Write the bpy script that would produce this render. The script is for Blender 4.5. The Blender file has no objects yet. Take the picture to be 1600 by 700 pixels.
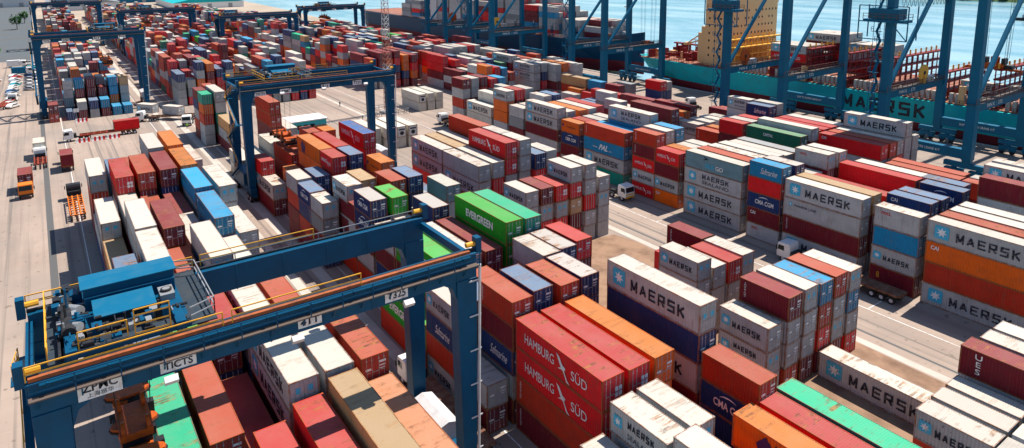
import bpy, bmesh, math, random
import numpy as np
from mathutils import Vector, Matrix
random.seed(7)
S = bpy.context.scene
COL = S.collection
# ------------------------------------------------------------------ camera
YAW, PITCH, ROLL = math.radians(144.99), math.radians(9.89), math.radians(-0.43)
FPX, PPX, PPY, CAMZ = 1057.8, 800.0, 122.4, 45.43
_f = Vector((math.cos(YAW)*math.cos(PITCH), math.sin(YAW)*math.cos(PITCH), -math.sin(PITCH)))
_r = Vector((math.sin(YAW), -math.cos(YAW), 0))
_u = _r.cross(_f)
_r2 = _r*math.cos(ROLL)+_u*math.sin(ROLL)
_u2 = -_r*math.sin(ROLL)+_u*math.cos(ROLL)
cd = bpy.data.cameras.new('camera'); cam = bpy.data.objects.new('camera', cd); COL.objects.link(cam)
M = Matrix.Identity(4)
for i in range(3):
    M[i][0], M[i][1], M[i][2] = _r2[i], _u2[i], -_f[i]
M[2][3] = CAMZ
cam.matrix_world = M
cd.sensor_width = 36; cd.lens = FPX/1600*36; cd.shift_y = (PPY-350)/1600.0
cd.clip_start = 0.5; cd.clip_end = 6000
S.camera = cam
# ------------------------------------------------------------------ world, sun, exposure
SUN_EL = math.radians(62)
w = bpy.data.worlds.new('World'); S.world = w; w.use_nodes = True
nt = w.node_tree; nt.nodes.clear()
sky = nt.nodes.new('ShaderNodeTexSky'); sky.sky_type = 'NISHITA'; sky.sun_disc = False
sky.sun_elevation = SUN_EL; sky.sun_rotation = math.radians(-2); sky.altitude = 0; sky.ozone_density = 5; sky.air_density = 1.2; sky.dust_density = .3
bg = nt.nodes.new('ShaderNodeBackground'); bg.inputs[1].default_value = 0.085
wo = nt.nodes.new('ShaderNodeOutputWorld')
nt.links.new(sky.outputs[0], bg.inputs[0]); nt.links.new(bg.outputs[0], wo.inputs[0])
sd = bpy.data.lights.new('sun', 'SUN'); sd.energy = 4.7; sd.angle = math.radians(0.5); sd.color = (1, .94, .85)
so = bpy.data.objects.new('sun', sd); COL.objects.link(so)
to_sun = Vector((-0.03, math.cos(SUN_EL), math.sin(SUN_EL)))
so.rotation_euler = to_sun.to_track_quat('Z', 'Y').to_euler()
so.location = (-60, 60, 120)
vs = S.view_settings; vs.view_transform = 'Standard'; vs.look = 'None'; vs.exposure = 0.68; vs.gamma = 1
S.render.engine = 'CYCLES'
# ------------------------------------------------------------------ materials
def newmat(name):
    m = bpy.data.materials.new(name); m.use_nodes = True
    n = m.node_tree; n.nodes.clear()
    b = n.nodes.new('ShaderNodeBsdfPrincipled'); o = n.nodes.new('ShaderNodeOutputMaterial')
    n.links.new(b.outputs[0], o.inputs[0])
    return m, n, b
def N(n, t, **k):
    x = n.nodes.new(t)
    for a, v in k.items(): setattr(x, a, v)
    return x
def ramp(n, src, p0, p1, c0=(0,0,0,1), c1=(1,1,1,1)):
    r = N(n, 'ShaderNodeValToRGB'); e = r.color_ramp.elements
    e[0].position, e[1].position = p0, p1; e[0].color, e[1].color = c0, c1
    n.links.new(src, r.inputs[0]); return r.outputs[0]
def mix(n, fac, a, b, mode='MIX'):
    x = N(n, 'ShaderNodeMix', data_type='RGBA', blend_type=mode)
    for s, v in ((x.inputs[0], fac), (x.inputs[6], a), (x.inputs[7], b)):
        if hasattr(v, 'is_linked'): n.links.new(v, s)
        else: s.default_value = v
    return x.outputs[2]
def math_(n, op, a, b=0.0, c=None):
    x = N(n, 'ShaderNodeMath', operation=op)
    for s, v in zip(x.inputs, (a, b, c)):
        if v is None: continue
        if hasattr(v, 'is_linked'): n.links.new(v, s)
        else: s.default_value = v
    return x.outputs[0]
def noise(n, vec, scale, detail=4, rough=.6):
    x = N(n, 'ShaderNodeTexNoise'); x.inputs['Scale'].default_value = scale
    x.inputs['Detail'].default_value = detail; x.inputs['Roughness'].default_value = rough
    if vec is not None: n.links.new(vec, x.inputs['Vector'])
    return x.outputs['Fac']
def mapping(n, vec, sc, loc=None):
    x = N(n, 'ShaderNodeMapping'); x.inputs['Scale'].default_value = sc
    n.links.new(vec, x.inputs[0])
    if loc is not None: n.links.new(loc, x.inputs['Location'])
    return x.outputs[0]
def flat(name, col, rough=.6, metal=0, var=.25, scale=1.5, dirt=(.12,.09,.06)):
    m, n, b = newmat(name)
    tc = N(n, 'ShaderNodeTexCoord')
    f = noise(n, tc.outputs['Object'], scale, 5)
    c = mix(n, ramp(n, f, .42, .75), (*col, 1), (*[a*(1-var)+d*var for a, d in zip(col, dirt)], 1))
    n.links.new(c, b.inputs['Base Color']); b.inputs['Roughness'].default_value = rough
    b.inputs['Metallic'].default_value = metal; b.inputs['Specular IOR Level'].default_value = .2
    return m
def container_mat(name, kind, attr=False):
    """kind: side / roof / frame / door ; colour from the object's own colour (or the mesh attribute)"""
    m, n, b = newmat(name)
    tc = N(n, 'ShaderNodeTexCoord')
    oi = N(n, 'ShaderNodeObjectInfo')
    if attr:
        at = N(n, 'ShaderNodeAttribute', attribute_name='paint'); col = at.outputs['Color']
        geo = N(n, 'ShaderNodeNewGeometry')
        vec = geo.outputs['Position']; off = None
        rnd = at.outputs['Alpha']
    else:
        col = oi.outputs['Color']; vec = tc.outputs['Object']; rnd = oi.outputs['Random']
        cx = N(n, 'ShaderNodeCombineXYZ')
        for i in range(3):
            n.links.new(math_(n, 'MULTIPLY', rnd, 97.3*(i+1)), cx.inputs[i])
        va = N(n, 'ShaderNodeVectorMath', operation='ADD')
        n.links.new(vec, va.inputs[0]); n.links.new(cx.outputs[0], va.inputs[1]); vec = va.outputs[0]
    rust = mix(n, ramp(n, noise(n, vec, 1.9, 3, .6), .4, .6), (.09,.04,.018,1), (.33,.13,.03,1))
    # sun-bleached, dusty patches
    big = noise(n, vec, .35, 5)
    c = mix(n, ramp(n, big, .35, .8, (0,0,0,1), ((.13,.13,.13,1) if kind == 'roof' or attr else (.03,.03,.03,1))), col, (.42,.36,.30,1))
    if kind == 'roof' or attr:
        st = noise(n, mapping(n, vec, (2.6, .22, .5)), 1.0, 4, .7)
        pa = noise(n, vec, .45, 6, .65)
        k = math_(n, 'MULTIPLY', ramp(n, st, .49, .55), ramp(n, pa, .47, .58))
        k = math_(n, 'MULTIPLY', k, math_(n, 'ADD', math_(n, 'MULTIPLY', math_(n, 'MULTIPLY', rnd, rnd), .85), .08))
        sp = ramp(n, noise(n, vec, 1.7, 3, .6), .66, .74)
        k2 = math_(n, 'MAXIMUM', k, math_(n, 'MULTIPLY', sp, math_(n, 'MULTIPLY', rnd, .5)))
        cr = mix(n, k2, mix(n, .05, c, (.5,.42,.34,1)), rust)
        if attr:
            ge = N(n, 'ShaderNodeNewGeometry'); sx = N(n, 'ShaderNodeSeparateXYZ'); n.links.new(ge.outputs['True Normal'], sx.inputs[0])
            c = mix(n, ramp(n, sx.outputs[2], .5, .6), c, cr)
        else: c = cr
    if kind in ('side', 'door'):
        v = mapping(n, vec, (2.2, 2.2, .25))
        s = ramp(n, noise(n, v, 1.0, 6, .75), .54, .72)
        c = mix(n, math_(n, 'MULTIPLY', s, math_(n, 'ADD', math_(n, 'MULTIPLY', rnd, .5), .12)), c, (.16,.09,.05,1))
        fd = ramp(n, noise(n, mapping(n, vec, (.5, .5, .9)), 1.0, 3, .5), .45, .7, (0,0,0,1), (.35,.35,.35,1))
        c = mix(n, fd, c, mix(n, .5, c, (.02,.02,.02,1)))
        fl = ramp(n, noise(n, vec, 2.3, 3, .5), .70, .74)
        c = mix(n, math_(n, 'MULTIPLY', fl, .7), c, rust)
    if kind == 'door': c = mix(n, ramp(n, noise(n, vec, 1.1, 4, .6), .3, .8, (.3,.3,.3,1), (.6,.6,.6,1)), c, mix(n, .5, c, (.10,.12,.14,1)))  # door end's blue-grey shade, painted into the colour
    if kind == 'frame':
        s = ramp(n, noise(n, vec, 1.6, 5, .75), .40, .58)
        c = mix(n, .42, c, (.14,.065,.03,1)); c = mix(n, math_(n, 'MULTIPLY', s, .85), c, (.25,.09,.025,1))
    n.links.new(c, b.inputs['Base Color'])
    b.inputs['Roughness'].default_value = .62
    b.inputs['Specular IOR Level'].default_value = .25
    if attr:
        wv = N(n, 'ShaderNodeTexWave', wave_type='BANDS', bands_direction='X'); wv.inputs['Scale'].default_value = 1.15
        n.links.new(vec, wv.inputs['Vector'])
        bu = N(n, 'ShaderNodeBump'); bu.inputs['Strength'].default_value = .6; bu.inputs['Distance'].default_value = .06
        n.links.new(wv.outputs['Fac'], bu.inputs['Height']); n.links.new(bu.outputs[0], b.inputs['Normal'])
    return m
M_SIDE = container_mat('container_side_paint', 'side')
M_ROOF = container_mat('container_roof_paint', 'roof')
M_FRAME = container_mat('container_frame_paint', 'frame')
M_DOOR = container_mat('container_door_paint_shaded', 'door')
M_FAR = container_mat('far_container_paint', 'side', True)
def letter_mat(name, col, worn):
    m, n, b = newmat(name); tc = N(n, 'ShaderNodeTexCoord'); oi = N(n, 'ShaderNodeObjectInfo')
    cx = N(n, 'ShaderNodeCombineXYZ'); n.links.new(math_(n, 'MULTIPLY', oi.outputs['Random'], 61.0), cx.inputs[0]); n.links.new(math_(n, 'MULTIPLY', oi.outputs['Random'], 33.0), cx.inputs[2])
    va = N(n, 'ShaderNodeVectorMath', operation='ADD'); n.links.new(tc.outputs['Object'], va.inputs[0]); n.links.new(cx.outputs[0], va.inputs[1])
    f = ramp(n, noise(n, va.outputs[0], 2.6, 6, .75), .5, .62)
    c = mix(n, math_(n, 'MULTIPLY', f, math_(n, 'MULTIPLY', oi.outputs['Random'], .75)), (*col, 1), (*worn, 1)); n.links.new(c, b.inputs['Base Color']); b.inputs['Roughness'].default_value = .6; b.inputs['Specular IOR Level'].default_value = .2
    wv = N(n, 'ShaderNodeTexWave', wave_type='BANDS', bands_direction='X'); wv.inputs['Scale'].default_value = 1.12; n.links.new(tc.outputs['Object'], wv.inputs['Vector'])
    bu = N(n, 'ShaderNodeBump'); bu.inputs['Strength'].default_value = .8; bu.inputs['Distance'].default_value = .05; n.links.new(wv.outputs['Fac'], bu.inputs['Height']); n.links.new(bu.outputs[0], b.inputs['Normal'])
    return m
M_WHITE = letter_mat('white_lettering', (.78,.78,.76), (.35,.20,.15))
M_BLACK = letter_mat('black_lettering', (.012,.016,.03), (.26,.25,.24))
M_REDL = flat('red_lettering', (.5,.02,.02), .6, var=.1)
M_PURP = flat('purple_lettering', (.06,.02,.10), .6, var=.1)
M_ORL = flat('orange_lettering', (.7,.25,.02), .6, var=.1)
M_STAR = letter_mat('pale_blue_logo', (.05,.42,.62), (.30,.36,.38))
M_ROD = flat('galvanised_rod', (.42,.42,.42), .45, .3)
M_BLUE = flat('crane_blue_paint', (.000,.070,.150), .5, var=.45, scale=.9, dirt=(.004,.035,.065))
M_QBLUE = flat('quay_crane_blue_paint', (.000,.115,.21), .55, var=.4, scale=.35, dirt=(.01,.06,.10))
M_SKYB = flat('machine_house_roof_paint', (.001,.115,.22), .5, var=.35, scale=1.2, dirt=(.05,.15,.2))
M_YEL = flat('yellow_handrail_paint', (.75,.36,.03), .5)
M_ORANGE = flat('orange_rail_cover', (.38,.105,.035), .7, var=.8, scale=1.3, dirt=(.10,.05,.035))
M_SPR = flat('spreader_orange_paint', (.48,.085,.008), .5, var=.5, scale=2.5, dirt=(.05,.03,.02))
M_DARK = flat('dark_machinery', (.018,.02,.025), .5, var=.3)
M_GREY = flat('grey_metal', (.28,.29,.30), .45, .2)
M_LGREY = flat('light_grey_metal', (.55,.55,.55), .5)
M_GRATE = flat('walkway_grating', (.12,.09,.078), .75, var=.4, scale=3)
M_PLAT = flat('dark_platform_grating', (.025,.04,.055), .7)
M_TYRE = flat('tyre_rubber', (.02,.02,.02), .85, var=.2)
M_GLASS = flat('dark_glass', (.01,.015,.02), .12, var=0)
M_TRW = flat('truck_white_paint', (.74,.73,.70), .4, var=.15)
M_TRR = flat('trailer_red_paint', (.35,.05,.02), .6, var=.3)
M_TRO = flat('trailer_orange_paint', (.72,.17,.015), .6, var=.25)
M_DECK = flat('rusty_trailer_deck', (.14,.06,.035), .8, var=.6, scale=1.2, dirt=(.33,.22,.15))
M_TEAL = flat('teal_hull_paint', (.0,.40,.43), .5, var=.5, scale=.35, dirt=(.03,.20,.22))
M_BOOT = flat('red_boot_topping', (.17,.012,.02), .6, var=.4, scale=.1)
M_NAVYH = flat('blue_hull_paint', (.001,.045,.10), .5, var=.25, scale=.08, dirt=(.01,.05,.08))
M_LASH = flat('lashing_bridge_red', (.22,.012,.016), .6, var=.3)
M_CREAM = flat('cream_superstructure', (.78,.47,.22), .6, var=.12, scale=.2, dirt=(.55,.35,.2))
M_YEL2 = flat('ship_yellow_paint', (.80,.42,.06), .55, var=.3)
M_SHDECK = flat('ship_deck', (.33,.13,.08), .7, var=.4, scale=.3)
M_CONC = flat('bare_concrete', (.45,.42,.38), .8)
M_GREEN = flat('foliage_green', (.03,.10,.02), .9, var=.5, scale=.05, dirt=(.01,.035,.01))
M_BARK = flat('tree_bark', (.10,.07,.05), .9)
M_SKIN = flat('skin', (.25,.13,.08), .6)
M_VEST = flat('hi_vis_vest', (.35,.75,.08), .7)
M_TROU = flat('dark_trousers', (.03,.04,.07), .8)
M_MAST = flat('mast_red_white_steel', (.42,.17,.13), .6, var=.2)
# ------------------------------------------------------------------ mesh builder
class MB:
    def __init__(s): s.v = []; s.f = []; s.m = []
    def add(s, vs, fs, m=0):
        o = len(s.v); s.v += [tuple(p) for p in vs]
        for f in fs: s.f.append(tuple(i+o for i in f)); s.m.append(m)
    def box(s, x0, x1, y0, y1, z0, z1, m=0):
        s.add([(x0,y0,z0),(x1,y0,z0),(x1,y1,z0),(x0,y1,z0),(x0,y0,z1),(x1,y0,z1),(x1,y1,z1),(x0,y1,z1)],
              [(0,3,2,1),(4,5,6,7),(0,1,5,4),(1,2,6,5),(2,3,7,6),(3,0,4,7)], m); return s
    def bar(s, p, q, wd, ht, m=0, up=(0,0,1)):
        p, q = Vector(p), Vector(q); d = (q-p).normalized(); u = Vector(up)
        if abs(d.dot(u)) > .98: u = Vector((0,1,0))
        a = d.cross(u).normalized(); b_ = a.cross(d)
        vs = [c+a*(i*wd/2)+b_*(j*ht/2) for c in (p, q) for i, j in ((-1,-1),(1,-1),(1,1),(-1,1))]
        s.add(vs, [(0,3,2,1),(4,5,6,7),(0,1,5,4),(1,2,6,5),(2,3,7,6),(3,0,4,7)], m); return s
    def tube(s, p, q, r, n=6, m=0, r2=None):
        p, q = Vector(p), Vector(q); d = (q-p).normalized(); u = Vector((0,0,1)) if abs(d.z) < .95 else Vector((0,1,0))
        a = d.cross(u).normalized(); b_ = a.cross(d); r2 = r if r2 is None else r2
        vs = [c+(a*math.cos(2*math.pi*i/n)+b_*math.sin(2*math.pi*i/n))*rr for c, rr in ((p, r), (q, r2)) for i in range(n)]
        s.add(vs, [(i, (i+1) % n, n+(i+1) % n, n+i) for i in range(n)]+[tuple(range(n))[::-1], tuple(range(n, 2*n))], m); return s
    def prism(s, pts, ext, m=0, axis='y'):
        """pts in (x,z); extruded from ext[0] to ext[1] along y (or pts in (y,z) along x)"""
        n = len(pts)
        vs = [((x, e, z) if axis == 'y' else ((e, x, z) if axis == 'x' else (x, z, e))) for e in ext for x, z in pts]
        s.add(vs, [tuple(range(n)), tuple(range(2*n-1, n-1, -1))]+[(i, i+n, (i+1) % n+n, (i+1) % n) for i in range(n)], m); return s
    def mesh(s, name, mats):
        me = bpy.data.meshes.new(name); me.from_pydata(s.v, [], s.f)
        if not isinstance(mats, (list, tuple)): mats = [mats]
        for m in mats: me.materials.append(m)
        me.polygons.foreach_set('material_index', s.m); me.update()
        bm = bmesh.new(); bm.from_mesh(me); bmesh.ops.recalc_face_normals(bm, faces=bm.faces); bm.to_mesh(me); bm.free()
        return me
    def build(s, name, mats, parent=None, loc=None):
        return link(name, s.mesh(name, mats), parent, loc)
def link(name, data, parent=None, loc=None):
    o = bpy.data.objects.new(name, data); COL.objects.link(o)
    if parent: o.parent = parent
    if loc is not None: o.location = loc
    return o
def tag(o, label=None, cat=None, group=None, kind=None):
    if label: o['label'] = label
    if cat: o['category'] = cat
    if group: o['group'] = group
    if kind: o['kind'] = kind
    return o
def thing(name, label, cat, loc, rz=0, group=None):
    o = link(name, None, None, loc); o.rotation_euler = (0, 0, rz); o.empty_display_size = .5
    return tag(o, label, cat, group)
def kids(o): return [c for c in bpy.data.objects if c.parent is o]
def copy_tree(o, loc=None, rz=None, label=None, parent=None):
    c = o.copy(); COL.objects.link(c)
    if parent is not None: c.parent = parent
    if loc is not None: c.location = loc
    if rz is not None: c.rotation_euler = (0, 0, rz)
    if label: c['label'] = label
    for ch in kids(o): copy_tree(ch, parent=c)
    return c
def bevel(o, w=.03, seg=2):
    m = o.modifiers.new('bevel', 'BEVEL'); m.width = w; m.segments = seg; m.limit_method = 'ANGLE'; return o
# ------------------------------------------------------------------ lettering
_tc = {}
def text_mesh(key, txt, wd, ht, mat, bold=.0, extrude=.006, shear=0.0, vertical=False):
    k = (key, wd, ht, vertical)
    if k in _tc: return _tc[k]
    if vertical: txt = '\n'.join(txt)
    cu = bpy.data.curves.new('lettering', 'FONT'); cu.body = txt; cu.align_x = 'CENTER'
    cu.offset = bold; cu.extrude = .01; cu.shear = shear; cu.resolution_u = 3
    if vertical: cu.space_line = .95
    o = bpy.data.objects.new('t', cu); COL.objects.link(o)
    dg = bpy.context.evaluated_depsgraph_get(); me = bpy.data.meshes.new_from_object(o.evaluated_get(dg))
    bpy.data.objects.remove(o)
    co = np.empty(len(me.vertices)*3); me.vertices.foreach_get('co', co); co = co.reshape(-1, 3)
    lo, hi = co.min(0), co.max(0); sz = hi-lo
    co = (co-lo)/sz*np.array([wd, ht, extrude])
    out = np.stack([co[:,0]-wd/2, -co[:,2], co[:,1]-ht/2], 1)   # faces -y
    me.vertices.foreach_set('co', out.ravel()); me.materials.clear(); me.materials.append(mat); me.update()
    me.flip_normals() if False else None
    _tc[k] = me; return me
GL = {'M': [((0,0),(0,1)),((1,0),(1,1)),((0,1),(.5,.12)),((1,1),(.5,.12))], 'A': [((0,0),(.5,1)),((1,0),(.5,1)),((.2,.3),(.8,.3))],
      'E': [((0,0),(0,1)),((0,1),(1,1)),((0,.52),(.85,.52)),((0,0),(1,0))], 'R': [((0,0),(0,1)),((0,1),(.95,1)),((.95,1),(.95,.5)),((0,.46),(.95,.46)),((.5,.46),(1,0))],
      'S': [((1,1),(0,1)),((0,1),(0,.52)),((0,.52),(1,.52)),((1,.52),(1,0)),((1,0),(0,0))], 'K': [((0,0),(0,1)),((.05,.42),(.95,1)),((.3,.6),(1,0))]}
def wide_word(word, wd, ht, mat, stroke=.175, depth=.006):
    k = ('ww', word, wd, ht)
    if k in _tc: return _tc[k]
    b = MB(); n = len(word); cw = wd/n; gw = cw*.74; tw = ht*stroke; ih = ht-tw; iw = gw-tw
    e = 0
    for i, ch in enumerate(word):
        x0 = -wd/2+i*cw+cw*.13+tw/2; z0 = -ht/2+tw/2
        for (ax, az), (bx, bz) in GL[ch]:
            p = Vector((x0+ax*iw, z0+az*ih)); q = Vector((x0+bx*iw, z0+bz*ih)); d = (q-p).normalized(); nn = Vector((-d.y, d.x))*tw/2; ex = d*tw/2
            if ax != bx and az != bz: ex = d*0.0; nn = nn*1.05
            pts = [p-ex+nn, p-ex-nn, q+ex-nn, q+ex+nn]; dd = depth+e*.0006; e += 1
            b.prism([(a_.x, a_.y) for a_ in pts], (-dd, 0), 0)
    _tc[k] = b.mesh('lettering', mat); return _tc[k]
_ls = {}
def star_mesh(s):
    if s in _ls: return _ls[s]
    b = MB(); r = s*.12; h = s/2; pts = []
    for cx, cz, a0 in ((h-r, h-r, 0), (-h+r, h-r, 90), (-h+r, -h+r, 180), (h-r, -h+r, 270)):
        for t in (0, 45, 90): a = math.radians(a0+t); pts.append((cx+r*math.cos(a), cz+r*math.sin(a)))
    b.prism(pts, (-.004, .0), 0)
    st = []
    for i in range(14):
        a = math.pi/2+i*math.pi/7; rr = s*.38 if i % 2 == 0 else s*.17
        st.append((rr*math.cos(a), rr*math.sin(a)))
    b.prism(st, (-.010, -.004), 1)
    _ls[s] = b.mesh('logo', [M_STAR, M_WHITE]); return _ls[s]
def swoosh_mesh(s):
    if ('sw', s) in _ls: return _ls[('sw', s)]
    b = MB()
    for p in ([(-.55,.62),(-.30,.50),(-.02,.12),(.22,.02),(.05,-.12),(-.18,-.05)], [(-.42,-.25),(-.05,-.02),(.25,.02),(.12,-.25),(-.10,-.18)], [(.02,-.15),(.15,-.22),(.40,-.62),(.62,-.78),(.35,-.75)]):
        b.prism([(x*s, z*s) for x, z in p], (-.006, 0), 0)
    _ls[('sw', s)] = b.mesh('bird_emblem', M_WHITE); return _ls[('sw', s)]
def arc_mesh(s):
    if ('arc', s) in _ls: return _ls[('arc', s)]
    b = MB(); n = 8; up = []; dn = []
    for i in range(n+1):
        a = math.radians(160-i*125/n); up.append((s*math.cos(a), s*.55*math.sin(a))); t = 1-.25*math.sin(math.pi*i/n)
        dn.append((s*t*math.cos(a), s*.55*t*math.sin(a)))
    b.prism(up+dn[::-1], (-.006, 0), 0)
    _ls[('arc', s)] = b.mesh('arc_emblem', M_WHITE); return _ls[('arc', s)]
def msc_mesh(s):
    if ('hx', s) in _ls: return _ls[('hx', s)]
    b = MB()
    b.prism([(-.5*s,.1*s),(-.15*s,.5*s),(.1*s,.25*s),(.0*s,-.5*s),(-.3*s,-.5*s)], (-.006, 0), 0)
    b.prism([(.02*s,-.1*s),(.25*s,.42*s),(.55*s,.05*s),(.35*s,-.5*s),(.1*s,-.5*s)], (-.006, 0), 0)
    _ls[('hx', s)] = b.mesh('emblem', M_PURP); return _ls[('hx', s)]
def disc_mesh(s, mat):
    k = ('d', s, mat.name)
    if k in _ls: return _ls[k]
    b = MB(); b.prism([(s*math.cos(i*math.pi/8), s*math.sin(i*math.pi/8)) for i in range(16)], (-.006, 0), 0)
    _ls[k] = b.mesh('emblem', mat); return _ls[k]
# marks: code -> phrase used in the label
MARK = {'M': 'with star logo', 'W': 'with star logo', 'H': 'with bird emblem', 'E': 'with block lettering', 'C': 'with arc emblem',
        'P': 'with slanted lettering', 'S': 'with script lettering', 'X': 'with small lettering', 'T': 'with upright lettering', 'K': 'with short lettering',
        'U': 'with stacked letters', 'O': 'with red lettering', 'G': 'with arrow emblem', 'L': 'with round emblem', 'Q': 'with purple emblem', 'm': 'with faint lettering', '8': 'with yellow figure'}
def add_mark(par, code, L, H, color):
    y = -1.219-.004; zc = H/2
    def t(key, txt, wd, ht, x, z, mat, **k):
        return link('lettering', text_mesh(key, txt, wd, ht, mat, **k), par, (x, y, z))
    def lg(me, x, z, nm='logo'): return link(nm, me, par, (x, y, z))
    k = L/12.192; x0 = -L/2
    if code == 'M':
        s = 1.75 if L > 8 else 1.05
        lg(star_mesh(s), x0+L*.145, zc+.1)
        link('lettering', wide_word('MAERSK', L*.60, 1.2 if L > 8 else .72, M_BLACK), par, (x0+L*.57, y, zc-.05))
    elif code == 'W':
        s = 1.5 if L > 8 else .95
        lg(star_mesh(s), x0+L*.15, zc+.1)
        link('lettering', wide_word('MAERSK', L*.48, .9 if L > 8 else .58, M_BLACK), par, (x0+L*.56, y, zc+.45*H/2.9))
        t('sealand', 'SEALAND', L*.46, .6 if L > 8 else .42, x0+L*.56, zc-.6*H/2.9, M_BLACK, bold=-.004)
    elif code == 'm':
        lg(star_mesh(.55), x0+L*.1, zc+.55); t('mline', 'MAERSK LINE', L*.3, .35, x0+L*.3, zc+.5, M_BLACK)
    elif code == 'H':
        hh = .95 if L > 8 else .55
        t('hamb', 'HAMBURG', L*.36, hh, x0+L*.30, zc+.1, M_WHITE)
        lg(swoosh_mesh(1.6*k if L > 8 else .85), x0+L*.58, zc+.05, 'bird_emblem')
        t('sud', 'SÜD', L*.17, hh*1.15, x0+L*.76, zc, M_WHITE)
    elif code == 'E': t('eg', 'EVERGREEN', L*.52, 1.05, 0, zc, M_WHITE, bold=.03)
    elif code == 'C':
        t('cma', 'CMA CGM', L*.56, .75, 0.2, zc-.05, M_WHITE, bold=.02); lg(arc_mesh(L*.17), .1, zc+.35, 'arc_emblem')
    elif code == 'P': t('pal', 'PAL', L*.22, 1.2, 0, zc, M_WHITE, bold=.03, shear=.4); t('www', 'www.', L*.12, .25, -L*.2, zc-.25, M_WHITE); t('net', '.net', L*.08, .25, L*.17, zc-.4, M_WHITE)
    elif code == 'S': t('saf', 'Safmarine', L*.5, 1.0, L*.1, zc, M_WHITE, shear=.45)
    elif code == 'X': t('cap', 'CAPITAL', L*.18, .6, -L*.08, zc+.35, M_WHITE, bold=.02)
    elif code == 'T': t('tex', 'textainer', .36, H*.62, x0+.75, zc+.15, M_WHITE, vertical=True)
    elif code == 'K': t('cai', 'CAI', .95, .55, x0+1.1, H-.75, M_WHITE, bold=.03)
    elif code == 'U': t('ues', 'UES', .6, 2.0, x0+1.6, zc+.1, M_WHITE, bold=.01, vertical=True)
    elif code == 'O': t('oocl', 'OOCL', 1.3, .42, x0+1.6, H-.75, M_REDL, bold=.03)
    elif code == 'G':
        t('sea', 'SEA', L*.17, .8, -L*.05, zc-.35, M_STAR, bold=.02); t('go', 'GO', L*.13, .8, L*.11, zc-.35, M_WHITE, bold=.02)
        b = MB().prism([(-.5,.5),(.6,.05),(-.5,-.25),(-.1,.05)], (-.006, 0), 0); lg(b.mesh('arrow_emblem', M_BLACK), -L*.13, zc+.75, 'arrow_emblem')
    elif code == 'L': lg(disc_mesh(.32, M_PURP), x0+L*.1, zc+.2); t('hl', 'Hapag-Lloyd', L*.5, .45, L*.05, zc, M_BLACK)
    elif code == 'Q': lg(msc_mesh(2.3 if L > 8 else 1.2), x0+L*.28, zc, 'emblem')
    elif code == '8': t('r', '8', .45, .9, x0+1.2, zc+.2, M_ORL, bold=.02)
    elif code == 'q': pass
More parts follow.
